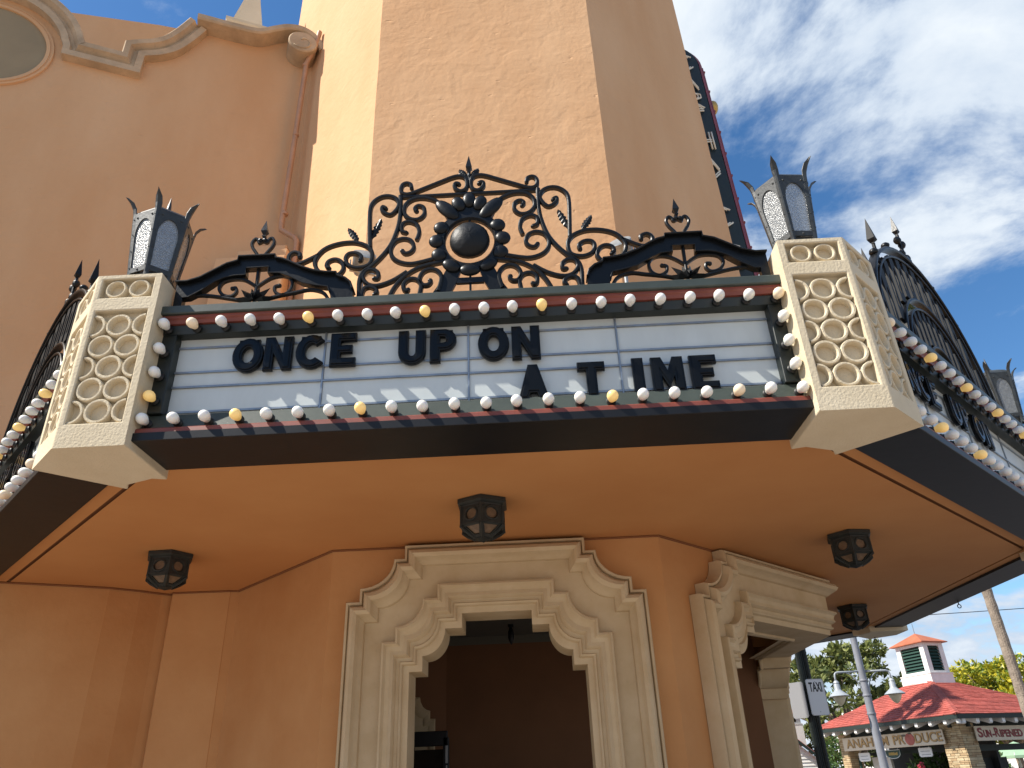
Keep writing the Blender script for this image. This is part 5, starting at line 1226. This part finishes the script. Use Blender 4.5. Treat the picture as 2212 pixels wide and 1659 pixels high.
# parasol
def parasol():
    o = thing('parasol', 'pale green market parasol with white pole, seen under the fruit sign', 'parasol', (20.05, 36.0, 0))
    m = MB(); m.tube([(0, 0, 0), (0, 0, 2.42)], 0.05, 8); m.build('pole', 'white_paint', o, True)
    m = MB(); n = 8
    rim = [(1.45*math.cos(2*PI*k/n+.2), 1.45*math.sin(2*PI*k/n+.2), 1.92) for k in range(n)]; 
    m.add(rim+[(0, 0, 2.45)], [(k, (k+1) % n, n) for k in range(n)]); low = [(x*1.0, y*1.0, 1.82) for x, y, z in rim]
    m.add(rim+low, [(k, (k+1) % n, n+(k+1) % n, n+k) for k in range(n)]); m.build('canopy', 'umbrella_green', o)
    for k in range(n): 
        m = MB(); m.tube([(0, 0, 2.42), (rim[k][0], rim[k][1], 1.915)], 0.012, 5); m.build('rib', 'white_paint', o)
parasol()

# ------------------------------------------------------------------ vegetation
def leaves(m, c, r, n, size, rnd, shell=0.55, aspect=2.0, flat=0.0):
    for _ in range(n):
        while True:
            v = Vector((rnd.uniform(-1, 1), rnd.uniform(-1, 1), rnd.uniform(-1, 1)))
            if shell < v.length < 1: break
        p = Vector(c)+Vector((v.x*r[0], v.y*r[1], v.z*r[2]))
        d = (v+Vector((rnd.uniform(-1, 1), rnd.uniform(-1, 1), rnd.uniform(-0.8, 1.0)))).normalized()
        n_ = d.cross(Vector((rnd.uniform(-1, 1), rnd.uniform(-1, 1), rnd.uniform(-1, 1)))).normalized()
        s = size*rnd.uniform(0.6, 1.35); a = d*s*aspect/2; b = n_*s/2
        k = d.cross(n_)*s*0.18
        m.add([tuple(p-a), tuple(p-b*0.9+k), tuple(p+a), tuple(p+b*0.9+k)], [(0, 1, 2, 3)])
def tree(name, label, loc, clumps, size, n, lm, trunk_h, trunk_r, seed, limbs=7, grp=None):
    rnd = random.Random(seed); o = thing(name, label, 'tree', loc, 0, grp)
    m = MB(); m.tube([(0, 0, 0), (0.05, 0.03, trunk_h*0.5), (0, 0.1, trunk_h)], [trunk_r, trunk_r*0.8, trunk_r*0.6], 9)
    for c, r in clumps[:limbs]:
        mid = Vector((c[0]*0.4, c[1]*0.4, lerp(trunk_h*0.75, c[2], 0.55))); m.tube([(0, 0.05, trunk_h*0.7), tuple(mid), tuple(c)], [trunk_r*0.45, trunk_r*0.28, trunk_r*0.1], 6)
    m.build('trunk', 'bark', o, True)
    m = MB()
    for c, r in clumps: leaves(m, c, r, n, size, rnd)
    m.build('crown', lm, o)
    return o
def cl(seed, n, R, z0, z1, rr):
    rnd = random.Random(seed); out = []
    for i in range(n):
        a = rnd.uniform(0, 2*PI); z = rnd.uniform(z0, z1); q = 1-0.55*abs((z-(z0+z1)*0.45)/((z1-z0)*0.6))
        d = R*q*math.sqrt(rnd.random()); s = rr*rnd.uniform(0.6, 1.25)
        out.append(((d*math.cos(a), d*math.sin(a), z), (s, s, s*0.72)))
    return out
tree('magnolia_tree', 'big glossy dark green broadleaf tree behind the street lamp and taxi pole', (14.9, 40.0, 0), cl(11, 74, 4.6, 2.0, 7.0, 0.60), 0.17, 125, 'leaf_magnolia', 3.0, 0.22, 4, 20)
tree('flowering_tree', 'yellow-green flowering tree behind the pavilion roof, left of the palm trunk', (26.2, 47.0, 0), cl(23, 60, 4.4, 2.6, 6.6, 0.85), 0.16, 230, 'leaf_yellow', 3.0, 0.24, 8, 20)
def palm(label, loc, h, r, R, seed, nfr=34, lean=(0, 0)):
    rnd = random.Random(seed); o = thing('palm_tree', label, 'palm', loc, 0, None)
    m = MB(); pts = []; rs = []; n = int(h/0.22)
    for i in range(n+1):
        z = h*i/n; pts.append((lean[0]*(i/n)**4, lean[1]*(i/n)**4, z)); rs.append(r*(1.0+0.25*math.exp(-z/0.6))*(1+(0.05 if i % 2 else -0.03)+0.02*rnd.uniform(-1, 1)))
    m.tube(pts, rs, 14); m.build('trunk', 'palm_bark', o, False)
    m = MB()
    for i in range(nfr):
        az = rnd.uniform(0, 2*PI); el = rnd.uniform(-0.6, 1.25); L_ = R*rnd.uniform(0.75, 1.1)
        d = Vector((math.cos(az)*math.cos(el), math.sin(az)*math.cos(el), math.sin(el))); base = Vector((lean[0], lean[1], h)); st = base+d*L_*0.45
        m.tube([tuple(base), tuple(st)], 0.018, 4)
        side = d.cross(Vector((0, 0, 1))).normalized(); upv = side.cross(d)
        for k in range(19):
            t_ = (k-9)/9*1.25; dd = (d*math.cos(t_)+side*math.sin(t_)).normalized(); ll = L_*0.62*(1-0.25*abs(t_)/1.25)
            mid = st+dd*ll*0.6; tip = st+dd*ll+Vector((0, 0, -ll*0.28)); w = dd.cross(upv).normalized()*0.035
            m.add([tuple(st), tuple(mid-w), tuple(tip), tuple(mid+w)], [(0, 1, 2, 3)])
    m.build('crown', 'leaf_palm', o)
palm('tall fan palm with grey trunk at the right frame edge beside the pavilion', (12.93, 22.1, 0), 15.3, 0.135, 1.9, 5, 44, (-0.75, 0))
palm('fan palm behind the theatre casting its shadow on the pavilion roof', (6.7, 25.4, 0), 10.3, 0.14, 1.5, 9, 30)
def shrub(name, label, loc, r, n, lm, flowers, seed):
    rnd = random.Random(seed); o = thing(name, label, 'plant', loc)
    m = MB(); m.tube([(0, 0, 0), (0, 0, r[2]*0.9)], 0.04, 6); m.build('stem', 'bark', o)
    m = MB(); leaves(m, (0, 0, r[2]), r, n, 0.10, rnd, 0.3); m.build('foliage', lm, o)
    for i in range(flowers):
        a, b = rnd.uniform(-0.8, 0.8), rnd.uniform(0.2, 0.95); m = MB(); c = (a*r[0], -r[1]*0.92, r[2]*(0.9+b*0.75)); leaves(m, c, (0.10, 0.06, 0.09), 26, 0.06, rnd, 0.2, 1.2); m.build('flower', 'flower', o)
fl = KP+RDv*1.75+LDv*3.3
shrub('flowering_shrub', 'shrub with pink-red blossoms under the produce sign, right of the lamp post', (fl.x, fl.y, 0), (0.9, 0.5, 1.1), 1500, 'leaf_green', 7, 3)
shrub('leafy_shrub', 'light green leafy shrub behind the stone pier, left of the parasol', (18.2, 34.6, 0), (0.75, 0.6, 1.15), 900, 'leaf_green', 0, 6)
shrub('leafy_shrub', 'bright green bush at the foot of the magnolia, left of the pavilion roof', (12.9, 36.9, 0), (0.9, 0.8, 1.75), 900, 'leaf_green', 0, 8)

# overhead wires
def wire(a, b, sag, label):
    m = MB(); A_, B_ = Vector(a), Vector(b); n = 14
    m.tube([tuple(A_.lerp(B_, i/n)+Vector((0, 0, -sag*4*(i/n)*(1-i/n)))) for i in range(n+1)], 0.012, 5)
    o = m.build('overhead_wire', 'socket', None, True); tag(o, label, 'wire', 'thin overhead wires against the sky')
wire((3.0, 26, 6.1), (26, 26, 6.6), 0.25, 'thin dark wire crossing in front of the palm trunk below the canopy')
wire((3.0, 30, 6.9), (9.5, 30, 7.2), 0.1, 'thin wire left of the street lamp above the taxi sign')
bpy.context.view_layer.update()
